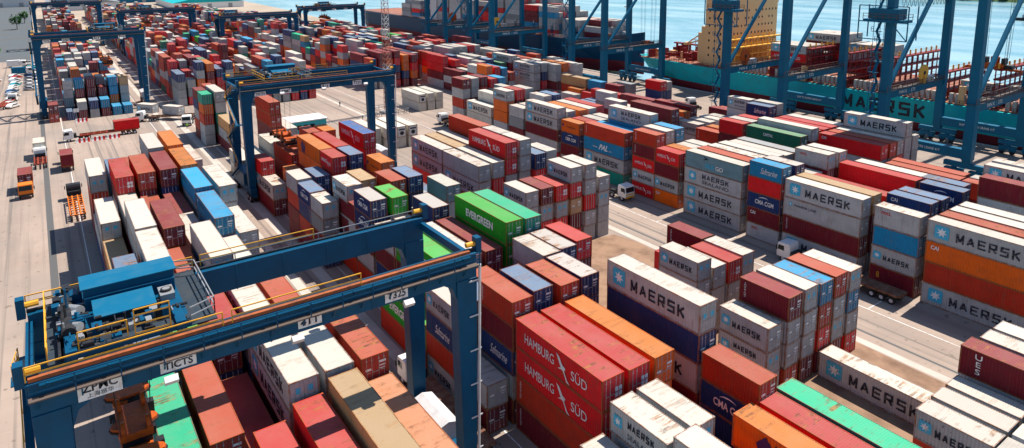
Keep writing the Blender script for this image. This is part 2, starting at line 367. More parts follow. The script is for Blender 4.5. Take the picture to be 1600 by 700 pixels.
# ------------------------------------------------------------------ container meshes
_cm = {}
def corr(b, x0, x1, y, z0, z1, depth, period, m):
    """corrugated wall between x0..x1 at y, going inwards by depth (signed)"""
    n = int((x1-x0)/period); p = (x1-x0)/n; prof = []
    for i in range(n):
        a = x0+i*p; prof += [(a, 0), (a+p*.30, 0), (a+p*.5, depth), (a+p*.80, depth)]
    prof.append((x1, 0)); vs = []
    for x, d in prof: vs += [(x, y+d, z0), (x, y+d, z1)]
    b.add(vs, [(2*i, 2*i+2, 2*i+3, 2*i+1) for i in range(len(prof)-1)], m)
def cont_meshes(L, H):
    k = (L, H)
    if k in _cm: return _cm[k]
    hw = 1.219; hl = L/2; b = MB()
    corr(b, -hl+.10, hl-.12, -hw+.022, .15, H-.09, .06, .28, 0)
    corr(b, -hl+.10, hl-.12, hw-.022, .15, H-.09, -.06, .28, 0)
    b.box(-hl+.03, -hl+.06, -hw+.08, hw-.08, .14, H-.1, 0)
    b.box(-hl+.1, hl-.2, -hw+.1, hw-.1, .10, .14, 0)
    for sx in (-1, 1):
        for sy in (-1, 1):
            xa, xb = sorted((sx*hl, sx*(hl-.13))); ya, yb = sorted((sy*hw, sy*(hw-.12)))
            b.box(xa, xb, ya, yb, .118, H-.118, 1)
            xa, xb = sorted((sx*(hl+.004), sx*(hl-.178))); ya, yb = sorted((sy*(hw+.004), sy*(hw-.162)))
            b.box(xa, xb, ya, yb, 0, .118, 1); b.box(xa, xb, ya, yb, H-.118, H, 1)
    for sy in (-1, 1):
        ya, yb = sorted((sy*(hw-.002), sy*(hw-.07)))
        b.box(-hl+.178, hl-.178, ya, yb, H-.095, H-.012, 1); b.box(-hl+.178, hl-.178, ya, yb, .01, .15, 1)
    for sx in (-1, 1):
        xa, xb = sorted((sx*(hl-.002), sx*(hl-.09)))
        b.box(xa, xb, -hw+.162, hw-.162, H-.12, H-.012, 1); b.box(xa, xb, -hw+.162, hw-.162, .01, .15, 1)
    body = b.mesh('container_body', [M_SIDE, M_FRAME])
    r = MB(); n = int(L/.21); p = (L-.34)/n; prof = []
    for i in range(n):
        a = -hl+.17+i*p; prof += [(a, 0), (a+p*.35, 0), (a+p*.5, -.02), (a+p*.85, -.02)]
    prof.append((hl-.17, 0)); vs = []; z = H-.022
    for x, d in prof: vs += [(x, -hw+.069, z+d), (x, hw-.069, z+d)]
    r.add(vs, [(2*i, 2*i+2, 2*i+3, 2*i+1) for i in range(len(prof)-1)], 0)
    r.box(-hl+.09, -hl+.17, -hw+.162, hw-.162, H-.06, z, 0); r.box(hl-.17, hl-.09, -hw+.162, hw-.162, H-.06, z, 0)
    roof = r.mesh('container_roof', M_ROOF)
    doors = []
    for s in (-1, 1):
        d = MB(); y0, y1 = sorted((s*.012, s*(hw-.13)))
        d.box(hl-.07, hl-.045, y0, y1, .16, H-.13, 0)
        hz = (H-.29)/5
        for i in range(5): d.box(hl-.046, hl-.028, y0+.10, y1-.08, .19+i*hz, .16+(i+1)*hz-.02, 0)
        doors.append(d.mesh('door_leaf', M_DOOR))
    rods = []
    for s in (-1, 1):
        d = MB()
        for q in (.32, .78):
            d.tube((hl-.012, s*q, .08), (hl-.012, s*q, H-.06), .022, 5)
            for zz in (.35, H*.5, H-.4): d.box(hl-.03, hl+.01, s*q-.05, s*q+.05, zz-.04, zz+.04)
            d.box(hl-.015, hl+.02, min(s*q, s*(q-.3)), max(s*q, s*(q-.3)), H*.42, H*.42+.05)
        rods.append(d.mesh('lock_rods', M_ROD))
    _cm[k] = (body, roof, doors, rods); return _cm[k]
_pl = {}
def plate_mesh(kind):
    if kind in _pl: return _pl[kind]
    b = MB()
    if kind == 'four':
        for i in (0, 1):
            for j in (0, 1): b.box(.0, .008, .25+i*.42, .58+i*.42, .9+j*.5, 1.3+j*.5)
        me = b.mesh('door_plates', M_WHITE)
    elif kind == 'stars':
        b.box(0, .008, .25, .7, 1.45, 1.95); b.box(0, .008, -.7, -.25, 1.45, 1.95); me = b.mesh('door_logos', M_STAR)
    elif kind == 'reefer':
        b.box(0, .06, -.95, .95, .25, 2.3, 0); b.prism([(.55*math.cos(i*math.pi/8), 1.0+.5*math.sin(i*math.pi/8)) for i in range(16)], (.06, .09), 1, 'x')
        b.box(.06, .08, -.8, .8, 1.75, 2.1, 1); me = b.mesh('cooling_unit', [M_LGREY, M_DARK])
    else:
        b.box(0, .008, .3, .95, 1.75, 1.95); b.box(0, .008, .35, .9, 1.45, 1.55); b.box(0, .008, .4, .85, 1.2, 1.28); b.box(0, .008, -.9, -.4, 1.3, 1.5)
        me = b.mesh('door_plates', M_WHITE)
    _pl[kind] = me; return me
# paint codes: (side colour, roof colour, words)
P = {'w': ((.44,.44,.435), (.50,.455,.39), 'white'), 'r': ((.74,.004,.010), (.36,.026,.024), 'red'), 'm': ((.17,.003,.014), (.20,.016,.020), 'maroon'),
     'b': ((.50,.028,.006), (.35,.058,.025), 'brick red'), 'o': ((.80,.13,.002), (.44,.125,.010), 'orange'), 'n': ((.004,.034,.15), (.10,.17,.27), 'navy'),
     'N': ((.006,.024,.12), (.42,.38,.34), 'navy'), 'c': ((.000,.23,.44), (.000,.25,.46), 'sky blue'), 'g': ((.006,.38,.010), (.035,.33,.04), 'bright green'),
     't': ((.0,.30,.22), (.0,.36,.18), 'turquoise'), 'd': ((.004,.12,.065), (.10,.22,.12), 'dark green'), 'p': ((.60,.34,.15), (.38,.25,.13), 'tan'), 'a': ((.42,.12,.05), (.42,.17,.08), 'salmon'),
     's': ((.27,.29,.30), (.30,.31,.31), 'grey'), 'e': ((.15,.27,.30), (.42,.40,.34), 'grey green'), 'R': ((.66,.005,.010), (.010,.10,.30), 'blue-topped red'),
     'F': ((.66,.62,.53), (.56,.52,.44), 'cream refrigerated'), 'f': ((.66,.62,.53), (.56,.52,.44), 'cream refrigerated')}
RECS = []
BLK = {}   # block -> (y0, phrase)
def block(n, y0, phrase): BLK[n] = (y0, phrase)
block('A', 4.2, 'leftmost block'); block('B', 34.5, 'second block'); block('C', 57.6, 'third block'); block('D', 92.9, 'fourth block'); block('E', 117.5, 'quayside block')
PITCHY = 2.95
def stack(blk, k, xf, size, ztop, cols, marks='', zbase=0.0, y=None, phrase=None):
    L = 6.058 if size == 1 else 12.192
    n = len(cols)
    need = max(1, round((ztop-zbase)/2.72))
    while len(cols) < need: cols += random.choice('wwmbrnwsm')
    cols = cols[:need]; H = (ztop-zbase)/need
    H = round(min(2.9, max(2.55, H))*20)/20
    y0, ph = BLK[blk]; yy = (y0+PITCHY*k+1.219) if y is None else y
    for i, c in enumerate(cols):
        t = need-1-i
        jx, jy = random.uniform(-.06, .06), random.uniform(-.05, .05)
        RECS.append(dict(x=xf-L/2+jx, y=yy+jy, z=zbase+t*(H+.012), L=L, H=H, c=c, mark=(marks[i] if i < len(marks) else '.'), tier=t, top=(i == 0), k=k, blk=blk, phrase=phrase or ph))
def occupied(yy, xa, xb):
    return any(abs(r['y']-yy) < 2 and r['x']+r['L']/2 > xa+.1 and r['x']-r['L']/2 < xb-.1 for r in RECS)
PAL = 'w'*30+'r'*11+'m'*15+'b'*13+'o'*6+'n'*9+'c'*3+'g'*1+'t'*2+'s'*5+'p'*2+'e'*2+'d'*1
def rc(n):
    out = ''.join(random.choice(PAL) for _ in range(n))
    return out
def fill(blk, k0, k1, xa, xb, lo, hi, p20=.4, gap=0.0, y0=None, colors=None):
    """fill the free slots between xb (far) and xa (near) with stacks of lo..hi tiers"""
    for k in range(k0, k1+1):
        x = xa; yb = (BLK[blk][0] if y0 is None else y0)+PITCHY*k+1.219
        while x-12.3 > xb:
            s20 = random.random() < p20
            for L, sz in (((6.2, 1), (6.2, 1)) if s20 else ((12.4, 2),)):
                if random.random() >= gap and not occupied(yb, x-L, x):
                    t = random.randint(lo, hi); h = random.choice((2.6, 2.6, 2.75, 2.9))
                    cs = rc(t) if colors is None else ''.join(random.choice(colors) for _ in range(t))
                    mk = ''
                    for c in cs: mk += ('M' if (c == 'w' and random.random() < .5) else ('H' if c == 'r' and random.random() < .5 else ('C' if c == 'n' and random.random() < .4 else '.')))
                    stack(blk, k, x, sz, t*h, cs, mk, y=yb)
                x -= L
            x -= .35 if random.random() < .75 else .9
# ---- leftmost block (under the near gantry, then back)
a = lambda *v: stack('A', *v)
a(0,-49.2,2,10.4,'tsmn'); a(1,-49.2,2,10.4,'bsmn'); a(2,-49.2,2,7.8,'mnw'); a(3,-49.3,2,13,'wwmnb','MM'); a(4,-49.2,2,13,'wsmnb'); a(5,-49.1,2,13,'brmww','q')
a(0,-36.7,2,10.4,'tmwn'); a(1,-36.7,2,5.2,'mn'); a(2,-36.7,2,10.4,'rmwb'); a(3,-36.6,2,12.2,'rmwn'); a(4,-36.4,2,12.7,'pwmnb'); a(5,-36.4,2,11.2,'amwn')
a(2,-62.6,2,12.6,'rmnwb'); a(3,-62.6,2,13,'wwnbm','MM'); a(4,-62.6,2,12.6,'bmwnb'); a(1,-62.6,2,11.6,'gsmn'); a(0,-62.6,2,10.4,'nmwn'); a(0,-75.4,2,11.7,'nmwn'); a(0,-233.5,1,2.6,'n'); a(1,-233.5,1,5.2,'wm'); a(2,-233.5,1,5.2,'nw'); a(3,-233.5,1,5.2,'cm'); a(4,-233.5,1,2.7,'c'); a(5,-233.5,1,2.7,'c'); a(0,-240,1,10.8,'wwen'); a(1,-240,1,10.8,'cmmm'); a(2,-240,1,10.8,'mmmm'); a(3,-240,1,7.8,'mmo'); a(4,-240,1,10.6,'ccon'); a(5,-240,1,10.6,'pwwc')
a(0,-104.4,2,10,'wsmn'); a(0,-92.2,2,7.8,'pmn'); a(1,-91.7,2,12.9,'wwmnb'); a(1,-79.4,2,12.6,'wmnwb'); a(1,-103.9,2,10.9,'wmmn')
a(1,-114.4,2,13.4,'rmwnb','q'); a(2,-113.9,2,13.8,'bmnwb'); a(3,-113.1,2,13.9,'mnwbm'); a(4,-113.6,2,13.9,'ommnb'); a(4,-125.9,2,14.4,'obmwn'); a(3,-125.9,2,14.4,'wnmwb')
a(0,-124.9,2,11.7,'wbmm'); a(5,-126,2,11.3,'wmnb'); a(4,-102.3,2,13.4,'cwmnb','m'); a(4,-89.5,2,13.1,'ccmnb','m'); a(5,-101,2,13.5,'wwmnb','v'); a(5,-89.9,2,10,'wsmn')
a(2,-89.7,2,13.1,'mmbwn'); a(2,-102.4,2,10.2,'bmnw'); a(3,-102.3,2,10.2,'mmwn'); a(3,-77.3,2,12.9,'wcmnb'); a(0,-112.6,2,5.4,'wn'); a(2,-77.2,2,10.4,'bmnw')
a(4,-77.0,2,10.4,'wnmb'); a(3,-90,2,10.2,'wmnb'); a(5,-113.6,1,5.2,'nm'); a(1,-126.6,2,10.6,'ncwm'); a(2,-126,2,10.6,'bmwn')
# ---- second block
b_ = lambda *v: stack('B', *v)
b_(0,-36.8,2,11.67,'rrbm','HHTT'); b_(1,-36.6,2,11.6,'rrmm','q'); b_(2,-36.6,2,11.5,'ooob'); b_(4,-36.7,2,14.4,'wnwmm','M.M'); b_(3,-36.9,2,5.2,'mb')
b_(2,-49.4,1,13,'bbmnb','T'); b_(3,-49.5,1,13,'Nnbsb'); b_(0,-49.5,1,13,'bmnwm','T.S'); b_(1,-50.0,1,13,'nnmwb'); b_(1,-56.4,1,10.4,'bnmw'); b_(0,-55.9,1,10.4,'nmwb')
b_(3,-56,1,13,'wsmbn'); b_(4,-56.6,1,12.8,'Nnmwb'); b_(5,-57.3,1,12.8,'rmwnb'); b_(3,-63.3,2,14.4,'gggnm','E'); b_(4,-63.4,2,14.3,'ttnmw')
b_(2,-63.3,2,11.6,'mbnm'); b_(1,-63.3,2,11.5,'wmnb'); b_(0,-63.3,2,11.5,'ggbm','EE'); b_(-1,-62.0,2,5.8,'gb','E'); b_(-1,-55.8,1,10.6,'wnbw','MS.M'); b_(-1,-49.7,1,5.2,'wm')
b_(-1,-30,1,7.7,'wsm'); b_(-1,-23.5,1,8,'gsm'); b_(0,-29.7,1,10.4,'wwmb','WM'); b_(0,-23.2,1,11.4,'wsbm'); b_(1,-29.7,1,10.4,'wbmn')
b_(2,-24,2,5.2,'bm'); b_(1,-23.5,1,8,'bmn'); b_(3,-18.4,2,8.8,'omb','Q'); b_(4,-18.4,2,8.8,'rmb'); b_(5,-18.4,2,8.9,'tnb'); b_(4,-30.3,1,9.9,'bnnm','.C'); b_(5,-31,1,5.2,'bm')
b_(1,-82.4,1,13.3,'gwnmb'); b_(0,-82.9,1,13.2,'NNmwb','CC'); b_(2,-76.2,1,13,'NnmwN'); b_(2,-89,1,13.3,'bbmnb','T'); b_(3,-89.2,1,13.3,'nnmwb'); b_(4,-82.9,1,13.1,'ewmbn')
b_(3,-99.3,1,13,'obmnw','L'); b_(1,-105.2,1,13.5,'rrmnw','HH'); b_(2,-105.1,1,13.4,'nnmwb'); b_(0,-91.5,1,13,'wwmnb','M'); b_(1,-93.5,1,12.5,'pwbmn'); b_(0,-105.2,1,10.7,'nnmw')
b_(-1,-99.5,1,10.4,'nnbm','C'); b_(-1,-105.6,1,10.9,'wbmm'); b_(1,-111.5,2,13.6,'oomnb','Q'); b_(2,-111.5,2,13.4,'rmmmn'); b_(1,-127.8,2,8.7,'bbb'); b_(-1,-120.3,2,5.8,'wm','M')
b_(-1,-127,1,8.5,'rwm'); b_(-1,-134,1,5.3,'wm'); b_(0,-89,1,10.7,'mwnb'); b_(-1,-94.1,1,10,'wsmn'); b_(4,-113.3,2,14.6,'Rrmnw','H'); b_(0,-76,1,10.4,'wmnb','M'); b_(1,-76.2,1,10.4,'wsnm','M'); b_(0,-69.9,1,10.4,'wmnb')
b_(2,-126,1,13,'bbmnw'); b_(3,-125.6,1,13,'oomnb'); b_(0,-118,1,8,'onb'); b_(3,-119,1,10.4,'mmnb'); b_(2,-119,1,10.4,'mbnw')
b_(0,-178.5,2,13.4,'wwtdm','WW'); b_(-1,-179.5,1,13,'tobww'); b_(0,-166,2,7.8,'pwm'); b_(0,-190.8,1,13,'bbwmw'); b_(-1,-186.2,1,13,'mnwbm')
b_(2,-152,2,14.4,'bbmmm'); b_(3,-150,2,8.6,'wwb'); b_(1,-140,2,7.8,'FFF','vvv')
b_(2,-140,2,7.8,'FFF','vvv'); b_(3,-140,1,8,'bmn'); b_(4,-139,1,8,'nmw'); b_(-1,-141.5,2,5.2,'FF','vv'); b_(0,-141.5,2,5.2,'FF','vv')
# ---- third block
c_ = lambda *v: stack('C', *v)
c_(0,-37,1,8.2,'www','MW'); c_(1,-36.8,1,10.8,'mwwb','T'); c_(2,-36.8,1,10.7,'wwwm'); c_(3,-36.8,1,10.6,'cbrm'); c_(4,-36.8,1,10.6,'bwwm'); c_(5,-36.8,1,10.4,'wcwr')
c_(1,-48.6,1,9.7,'wwsm','M'); c_(2,-48.7,1,9.4,'wwsm'); c_(3,-48.6,1,9.5,'rwmm','q'); c_(4,-48.9,1,9.1,'wmmm','v'); c_(3,-54.9,1,6.8,'rnm'); c_(4,-55.3,1,9.0,'mnw','T')
c_(3,-24.3,2,2.9,'w','M'); c_(1,-18,1,6.1,'wb','MK'); c_(1,-11.8,1,6.1,'wb'); c_(2,-18,1,6.3,'ww'); c_(3,-18,1,5.9,'wb'); c_(4,-12,2,8.9,'mws','U'); c_(5,-11.5,2,9.0,'wsm'); c_(6,-11.5,2,8.8,'wsm'); c_(2,-11.7,1,6.3,'ww'); c_(3,-11.7,1,5.9,'wb')
c_(0,-78.7,1,10.8,'wwrm','M'); c_(1,-78.8,1,10.7,'mwrw'); c_(2,-78.8,1,10.6,'rwrm','q.q'); c_(3,-78.9,1,13.1,'wrpmr','Mq..q'); c_(4,-78.8,1,13,'wwrww','..q'); c_(5,-78.8,1,10.3,'wwww')
c_(0,-92.1,2,12.1,'wwmw','.M'); c_(1,-92.4,2,12,'wrmw'); c_(2,-92.7,2,14.6,'rrwwm','Hq'); c_(3,-92.7,1,14.6,'wwwsm'); c_(3,-98.9,1,14.6,'wwwsm'); c_(4,-92.1,1,11.6,'nrmw'); c_(5,-92.6,1,11.5,'wsmm')
c_(0,-104.7,2,12.2,'wwrw','MMH'); c_(1,-104.5,2,12,'pwrm'); c_(2,-105.2,2,12,'wmws'); c_(3,-105.3,2,14.6,'bbmws')
for k_, x_ in ((3,-148),(4,-148.3),(5,-148)): c_(k_, x_, 2, 5.4, 'FF', 'vv')
c_(1,-150,2,5.3,'FF','vv'); c_(2,-150,2,5.3,'FF','vv')
# ---- fourth block
d_ = lambda *v: stack('D', *v)
d_(0,-25.5,2,11.6,'wobw','MK.M'); d_(1,-25.5,2,11.6,'bwmm'); d_(2,-25.5,2,11.6,'wwmm'); d_(3,-25.5,2,11.6,'wwsm'); d_(0,-38.6,1,11.4,'wcwm','O.M8'); d_(1,-38.6,1,8.6,'smm'); d_(2,-39.9,1,11.9,'nnmw','K'); d_(3,-39.8,1,11.9,'nnmw')
d_(0,-13,2,11.6,'wobw'); d_(1,-13,2,11.6,'wwmm'); d_(2,-13,2,11.6,'bwmm'); d_(3,-13,2,11.6,'wwsm')
d_(5,-39.5,1,12.1,'nnmw','C'); d_(0,-46.4,2,11.5,'wwmw','MmTM'); d_(1,-46.4,2,11.5,'pmmw'); d_(2,-46,2,11,'rmnw'); d_(4,-58.5,1,13.3,'wmnwb','O'); d_(5,-58.3,1,13.3,'wmnwb'); d_(5,-46,2,11.9,'rmwn'); d_(6,-45,2,11.9,'wmnw')
d_(3,-46.2,2,8.7,'smn'); d_(4,-46,2,8.7,'wmn'); d_(0,-59.1,1,12.95,'crnmw','S.CKO'); d_(1,-58.7,1,12.9,'NnmwN'); d_(2,-59,1,10.4,'wmnw'); d_(3,-59,1,10.4,'wsmw')
d_(0,-66.3,2,11.8,'ewww','GWMM'); d_(1,-66.2,2,11.7,'bmwn'); d_(2,-66.2,2,11.6,'wwmn'); d_(3,-66.2,2,11.5,'wmnw'); d_(4,-66.2,2,11.4,'wmnw'); d_(5,-66.5,2,11.4,'smnw')
d_(0,-79.8,1,10.3,'rmwo','H.MK'); d_(1,-80.2,1,10.5,'omnw'); d_(2,-80.3,1,10,'wmmn'); d_(3,-80.3,1,10,'wsmn'); d_(0,-85.6,1,12.8,'bmrwr','TTHMH'); d_(1,-85.8,1,13,'wwmnb'); d_(2,-86,1,13.1,'cnmwb')
d_(0,-93.9,2,11.4,'bcwt','TPM'); d_(1,-94,2,11,'cmwn'); d_(2,-92.8,2,14.4,'wcmnb','W'); d_(3,-94,2,10.6,'wmnw'); d_(4,-93.8,2,11,'wmnw'); d_(5,-95,2,13.9,'mmnwb')
d_(0,-107.7,1,10.6,'onmw','LC'); d_(1,-107.5,1,10.6,'rnmw'); d_(2,-107.5,1,10.6,'wnmw'); d_(3,-107.5,1,10.6,'wnmw'); d_(0,-115,2,12.3,'wwmw','MM'); d_(1,-115,2,11.8,'wwmn'); d_(2,-114.4,2,11.9,'owmn'); d_(3,-114.6,2,11.8,'wmnn'); d_(4,-115.3,2,11.9,'rmnw')
d_(0,-128,1,10.5,'wsmm','M'); d_(1,-128.2,1,10.5,'wsmm'); d_(2,-127.6,1,12.5,'wnmwb','M'); d_(3,-127.6,1,12.5,'nnmwb'); d_(0,-135,1,13.6,'wooww','MLL'); d_(1,-135,1,13.6,'rmowm'); d_(2,-135,1,13.4,'wmowm')
d_(0,-142,2,8.2,'FFm','M'); d_(1,-141,2,10.8,'Fwmn'); d_(0,-156,1,13.4,'mwbww','.M.M'); d_(1,-156.2,1,13.4,'wwmbn'); d_(2,-156.3,1,13.4,'mbwnm'); d_(0,-182,2,5.3,'FF','vv'); d_(1,-182,2,5.3,'FF','vv'); d_(2,-182,2,5.3,'FF','vv')
d_(3,-156,1,12.8,'rwmnb','H'); d_(4,-156,1,12.8,'comnb')
d_(6,-40.5,1,11.6,'nnmw')
# ---- quayside block
e_ = lambda *v: stack('E', *v)
e_(0,-71.4,2,12,'dmnw','X'); e_(1,-71,2,12.4,'wmnw'); e_(2,-72,2,12.2,'bmnw'); e_(3,-72,2,12.2,'rbnw'); e_(4,-72,2,12.2,'rwmn'); e_(5,-72,2,12.2,'wmmn')
e_(2,-59,2,11.8,'rwmn','K'); e_(3,-58.9,2,12,'bwmn'); e_(4,-59,2,11.6,'wrmw'); e_(5,-59,2,14.6,'wwwmn','M'); e_(6,-59,2,11.6,'wsmw')
e_(0,-84.3,1,11.7,'rmnw'); e_(1,-84.3,1,11.7,'wmnw'); e_(2,-84.3,1,11.7,'rmnw'); e_(0,-90.5,1,8.4,'bmw','T'); e_(1,-90.2,1,8.6,'omw'); e_(1,-98.3,1,8.3,'wwm','M'); e_(2,-97.5,1,8.6,'wmn'); e_(3,-97,1,8.8,'wmn'); e_(4,-97,1,8.8,'wmn')
e_(5,-93.6,1,13.2,'wwmnb','W'); e_(4,-86.3,1,13.2,'nwmnb','S'); e_(5,-86.4,1,13.4,'wmmnb'); e_(0,-103.5,2,11.4,'mmnw'); e_(1,-104.5,1,8.6,'wmn','M'); e_(0,-120.4,1,9.7,'wmmn','M'); e_(1,-120.6,1,8.6,'wmn')
e_(4,-32.6,2,10.6,'wmnw','M'); e_(5,-32.6,2,10.7,'wmnw'); e_(2,-46,2,8.7,'bmn'); e_(3,-46.4,2,8.7,'bmn'); e_(1,-46,2,8.0,'bmn'); e_(0,-46,2,7.8,'rmn')
e_(2,-33.5,2,8.7,'bmn'); e_(3,-33.5,2,8.7,'wmn')
d_(5,-25.5,2,14.4,'mwnwb'); d_(4,-25.5,2,8.7,'wsm')
d_(5,-13,2,14.4,'mwnwb'); d_(6,-26,2,11.6,'mwnw')
e_(7,-157,2,8.7,'pbw'); e_(7,-150,1,8.9,'cbm'); e_(7,-142.4,1,9,'mwn','K'); e_(9,-143.5,1,8.4,'swm'); e_(9,-131.5,1,10.8,'rnwm'); e_(10,-132,1,10.4,'wnmw'); e_(1,-127,1,11,'wsmn','M')
e_(5,-175.8,2,11.4,'wwwm','WWW'); e_(6,-175.8,2,11.6,'wnrw'); e_(7,-172,2,11.4,'wwmw'); e_(8,-172,2,12,'owcm'); e_(9,-168,2,11.6,'wwmn')
e_(3,-221.8,2,12.8,'wwwm','M'); e_(4,-222,2,13,'wwmw'); e_(5,-222,2,13,'wwsw'); e_(6,-222,2,13,'rwsm','q'); e_(7,-222,2,13,'wwww'); e_(8,-213,2,12.2,'wwww','WMMM'); e_(9,-213,2,12.2,'wwww')
e_(0,-211,2,11.5,'rrmw','HH'); e_(0,-198.6,2,7.7,'mwm'); e_(4,-191,2,10.6,'dwmn'); e_(5,-189,2,12.9,'wmmn','M'); e_(10,-243,2,13.4,'mcwmb')
d_(2,-224,2,13,'mmbmw'); d_(3,-224,2,13,'mocww'); d_(4,-224,2,13.2,'mrnmr'); d_(5,-223,2,11.8,'oonm'); d_(6,-222,2,11.7,'mrom'); d_(1,-232,2,11.7,'mnws')
fill('B',0,5,-530,-700,2,4,.6); fill('C',0,5,-530,-700,2,4,.6); fill('D',1,6,-440,-640,2,4,.6); fill('E',0,6,-440,-560,2,3,.6)
fill('A',-18,-13,-430,-640,1,3,.6,.35)
fill('A',-26,-21,-480,-760,1,2,.6,.5)
# ---- fill the rest of the yard
fill('A',0,5,-233.5,-440,2,4,.85); fill('A',0,5,-475,-700,2,4,.6)
fill('B',0,5,-64,-128,2,3,.5)
fill('B',0,5,-235,-520,3,5,.7)
fill('C',0,5,-222,-520,3,5,.5)
fill('C',0,5,-105,-119,2,3,.5)
fill('D',1,5,-58,-142,3,3,.5)
fill('D',1,2,-222,-222.1,3,4)
fill('D',1,6,-225,-430,3,5,.5)
fill('E',0,5,-84.5,-160,2,3,.5,.1)
fill('E',0,10,-182,-425,3,4,.5,.04)
fill('E',6,10,-118,-182,1,2,.6,.3)
fill('E',6,8,-72,-118,2,3,.5,.3)
fill('D',3,4,-142,-160,3,4,.6)
# ------------------------------------------------------------------ ship cargo
def deck_bay(x, y0, nrow, lo, hi, z, phrase, size=2, cols='wwwwwwwrmwsc', marks=True):
    for j in range(nrow):
        t = random.randint(lo, hi); cs = ''.join(random.choice(cols) for _ in range(t))
        mk = ''.join('M' if c == 'w' and random.random() < .6 else ('H' if c == 'r' and random.random() < .6 else '.') for c in cs) if j == 0 else ''
        stack('E', j, x, size, z+t*2.6, cs, mk, zbase=z, y=y0+j*2.5, phrase=phrase)
# teal ship: stack behind the superstructure
for j in range(4): stack('E', j, -115.6, 2, 8.6+4*2.6, 'wrmm' if j == 0 else random.choice(('wmrm', 'wrmw', 'rmwr')), 'MH' if j == 0 else '', zbase=8.6, y=191.4+j*2.5, phrase='teal ship')
for j in range(4, 6): stack('E', j, -115.6, 2, 8.6+3*2.6, 'wrm', '', zbase=8.6, y=191.4+j*2.5, phrase='teal ship')
for j in range(6, 11): stack('E', j, -113.0, 2, 8.6+5*2.6, 'wmrmw', 'M' if j == 6 else '', zbase=8.6, y=191.4+j*2.5, phrase='teal ship')
for j in range(7, 11): stack('E', j, -100.0, 2, 8.6+4*2.6, 'wwmr', 'M' if j == 7 else '', zbase=8.6, y=191.4+j*2.5, phrase='teal ship')
stack('E', 1, -63, 2, 8.6+2.62*2, 'wm', 'M', zbase=8.6, y=197, phrase='teal ship')
for i, (x, n, lo, hi, z) in enumerate(((-213,6,2,3,11.6),(-226,7,3,3,11.4),(-239.5,8,4,5,11.4),(-253,10,2,5,11.4),(-267,11,6,7,11.4),(-281,11,6,7,11.4),(-295,11,5,7,11.4),(-309,11,5,6,11.4),(-323,11,6,7,11.4),(-337,11,5,6,11.4),(-370,11,4,6,11.4),(-384,11,3,5,11.4))):
    deck_bay(x, 193+(5 if x > -216 else (3 if x > -228 else 0)), n, lo, hi, z, 'blue ship')
# ------------------------------------------------------------------ rank by visible size (own z-buffer of plain boxes)
def rank():
    Wp, Hp = 640, 280; sc = Wp/1600.0
    Rm = np.array([_r2[:], _u2[:], _f[:]])
    zb = np.full((Hp, Wp), 1e9); ids = np.full((Hp, Wp), -1, int)
    for idx, r in enumerate(RECS):
        x0, x1 = r['x']-r['L']/2, r['x']+r['L']/2; y0, y1 = r['y']-1.22, r['y']+1.22; z0, z1 = r['z'], r['z']+r['H']
        for q in (((x0,y0,z1),(x1,y0,z1),(x1,y1,z1),(x0,y1,z1)), ((x0,y0,z0),(x1,y0,z0),(x1,y0,z1),(x0,y0,z1)), ((x1,y0,z0),(x1,y1,z0),(x1,y1,z1),(x1,y0,z1))):
            p = (np.array(q)-np.array((0,0,CAMZ)))@Rm.T
            if p[:,2].min() < 1: continue
            u = (PPX+FPX*p[:,0]/p[:,2])*sc; v = (PPY-FPX*p[:,1]/p[:,2])*sc
            a0, a1 = int(max(0, math.floor(u.min()))), int(min(Wp-1, math.ceil(u.max()))); b0, b1 = int(max(0, math.floor(v.min()))), int(min(Hp-1, math.ceil(v.max())))
            if a1 < a0 or b1 < b0: continue
            X, Y = np.meshgrid(np.arange(a0, a1+1)+.5, np.arange(b0, b1+1)+.5)
            ins = None; sg = 0
            for i in range(4):
                e = (u[(i+1) % 4]-u[i])*(Y-v[i])-(v[(i+1) % 4]-v[i])*(X-u[i])
                m = e >= 0 if i == 0 else m
                pos = (e >= 0) if ins is None else pos & (e >= 0); neg = (e <= 0) if ins is None else neg & (e <= 0); ins = 1
            inside = pos | neg
            nrm = np.cross(p[1]-p[0], p[2]-p[0]); dd = nrm@p[0]
            den = nrm[0]*(X/sc-PPX)/FPX-nrm[1]*(Y/sc-PPY)/FPX+nrm[2]
            den[np.abs(den) < 1e-9] = 1e-9
            D = dd/den
            zz = zb[b0:b1+1, a0:a1+1]; ii = ids[b0:b1+1, a0:a1+1]
            ok = inside & (D < zz) & (D > 0); zz[ok] = D[ok]; ii[ok] = idx
    return np.bincount(ids[ids >= 0], minlength=len(RECS))
VIS = rank()
order = np.argsort(-VIS, kind='stable')
near = set(int(i) for i in order[:300] if VIS[i] > 0)
print('CONTAINERS', len(RECS), 'visible', int((VIS > 0).sum()), 'individual', len(near))
ORD = ['front', 'second', 'third', 'fourth', 'fifth', 'sixth', 'seventh', 'eighth', 'ninth', 'tenth', 'eleventh', 'twelfth', 'thirteenth', 'fourteenth', 'fifteenth', 'sixteenth', 'seventeenth', 'eighteenth', 'nineteenth', 'twentieth']
ROWN = {-1: 'outermost left', 0: 'first', 1: 'second', 2: 'third', 3: 'fourth', 4: 'fifth', 5: 'sixth', 6: 'seventh', 7: 'eighth', 8: 'ninth', 9: 'tenth'}
TIER = ['ground', 'second', 'third', 'fourth', 'fifth', 'sixth', 'seventh']
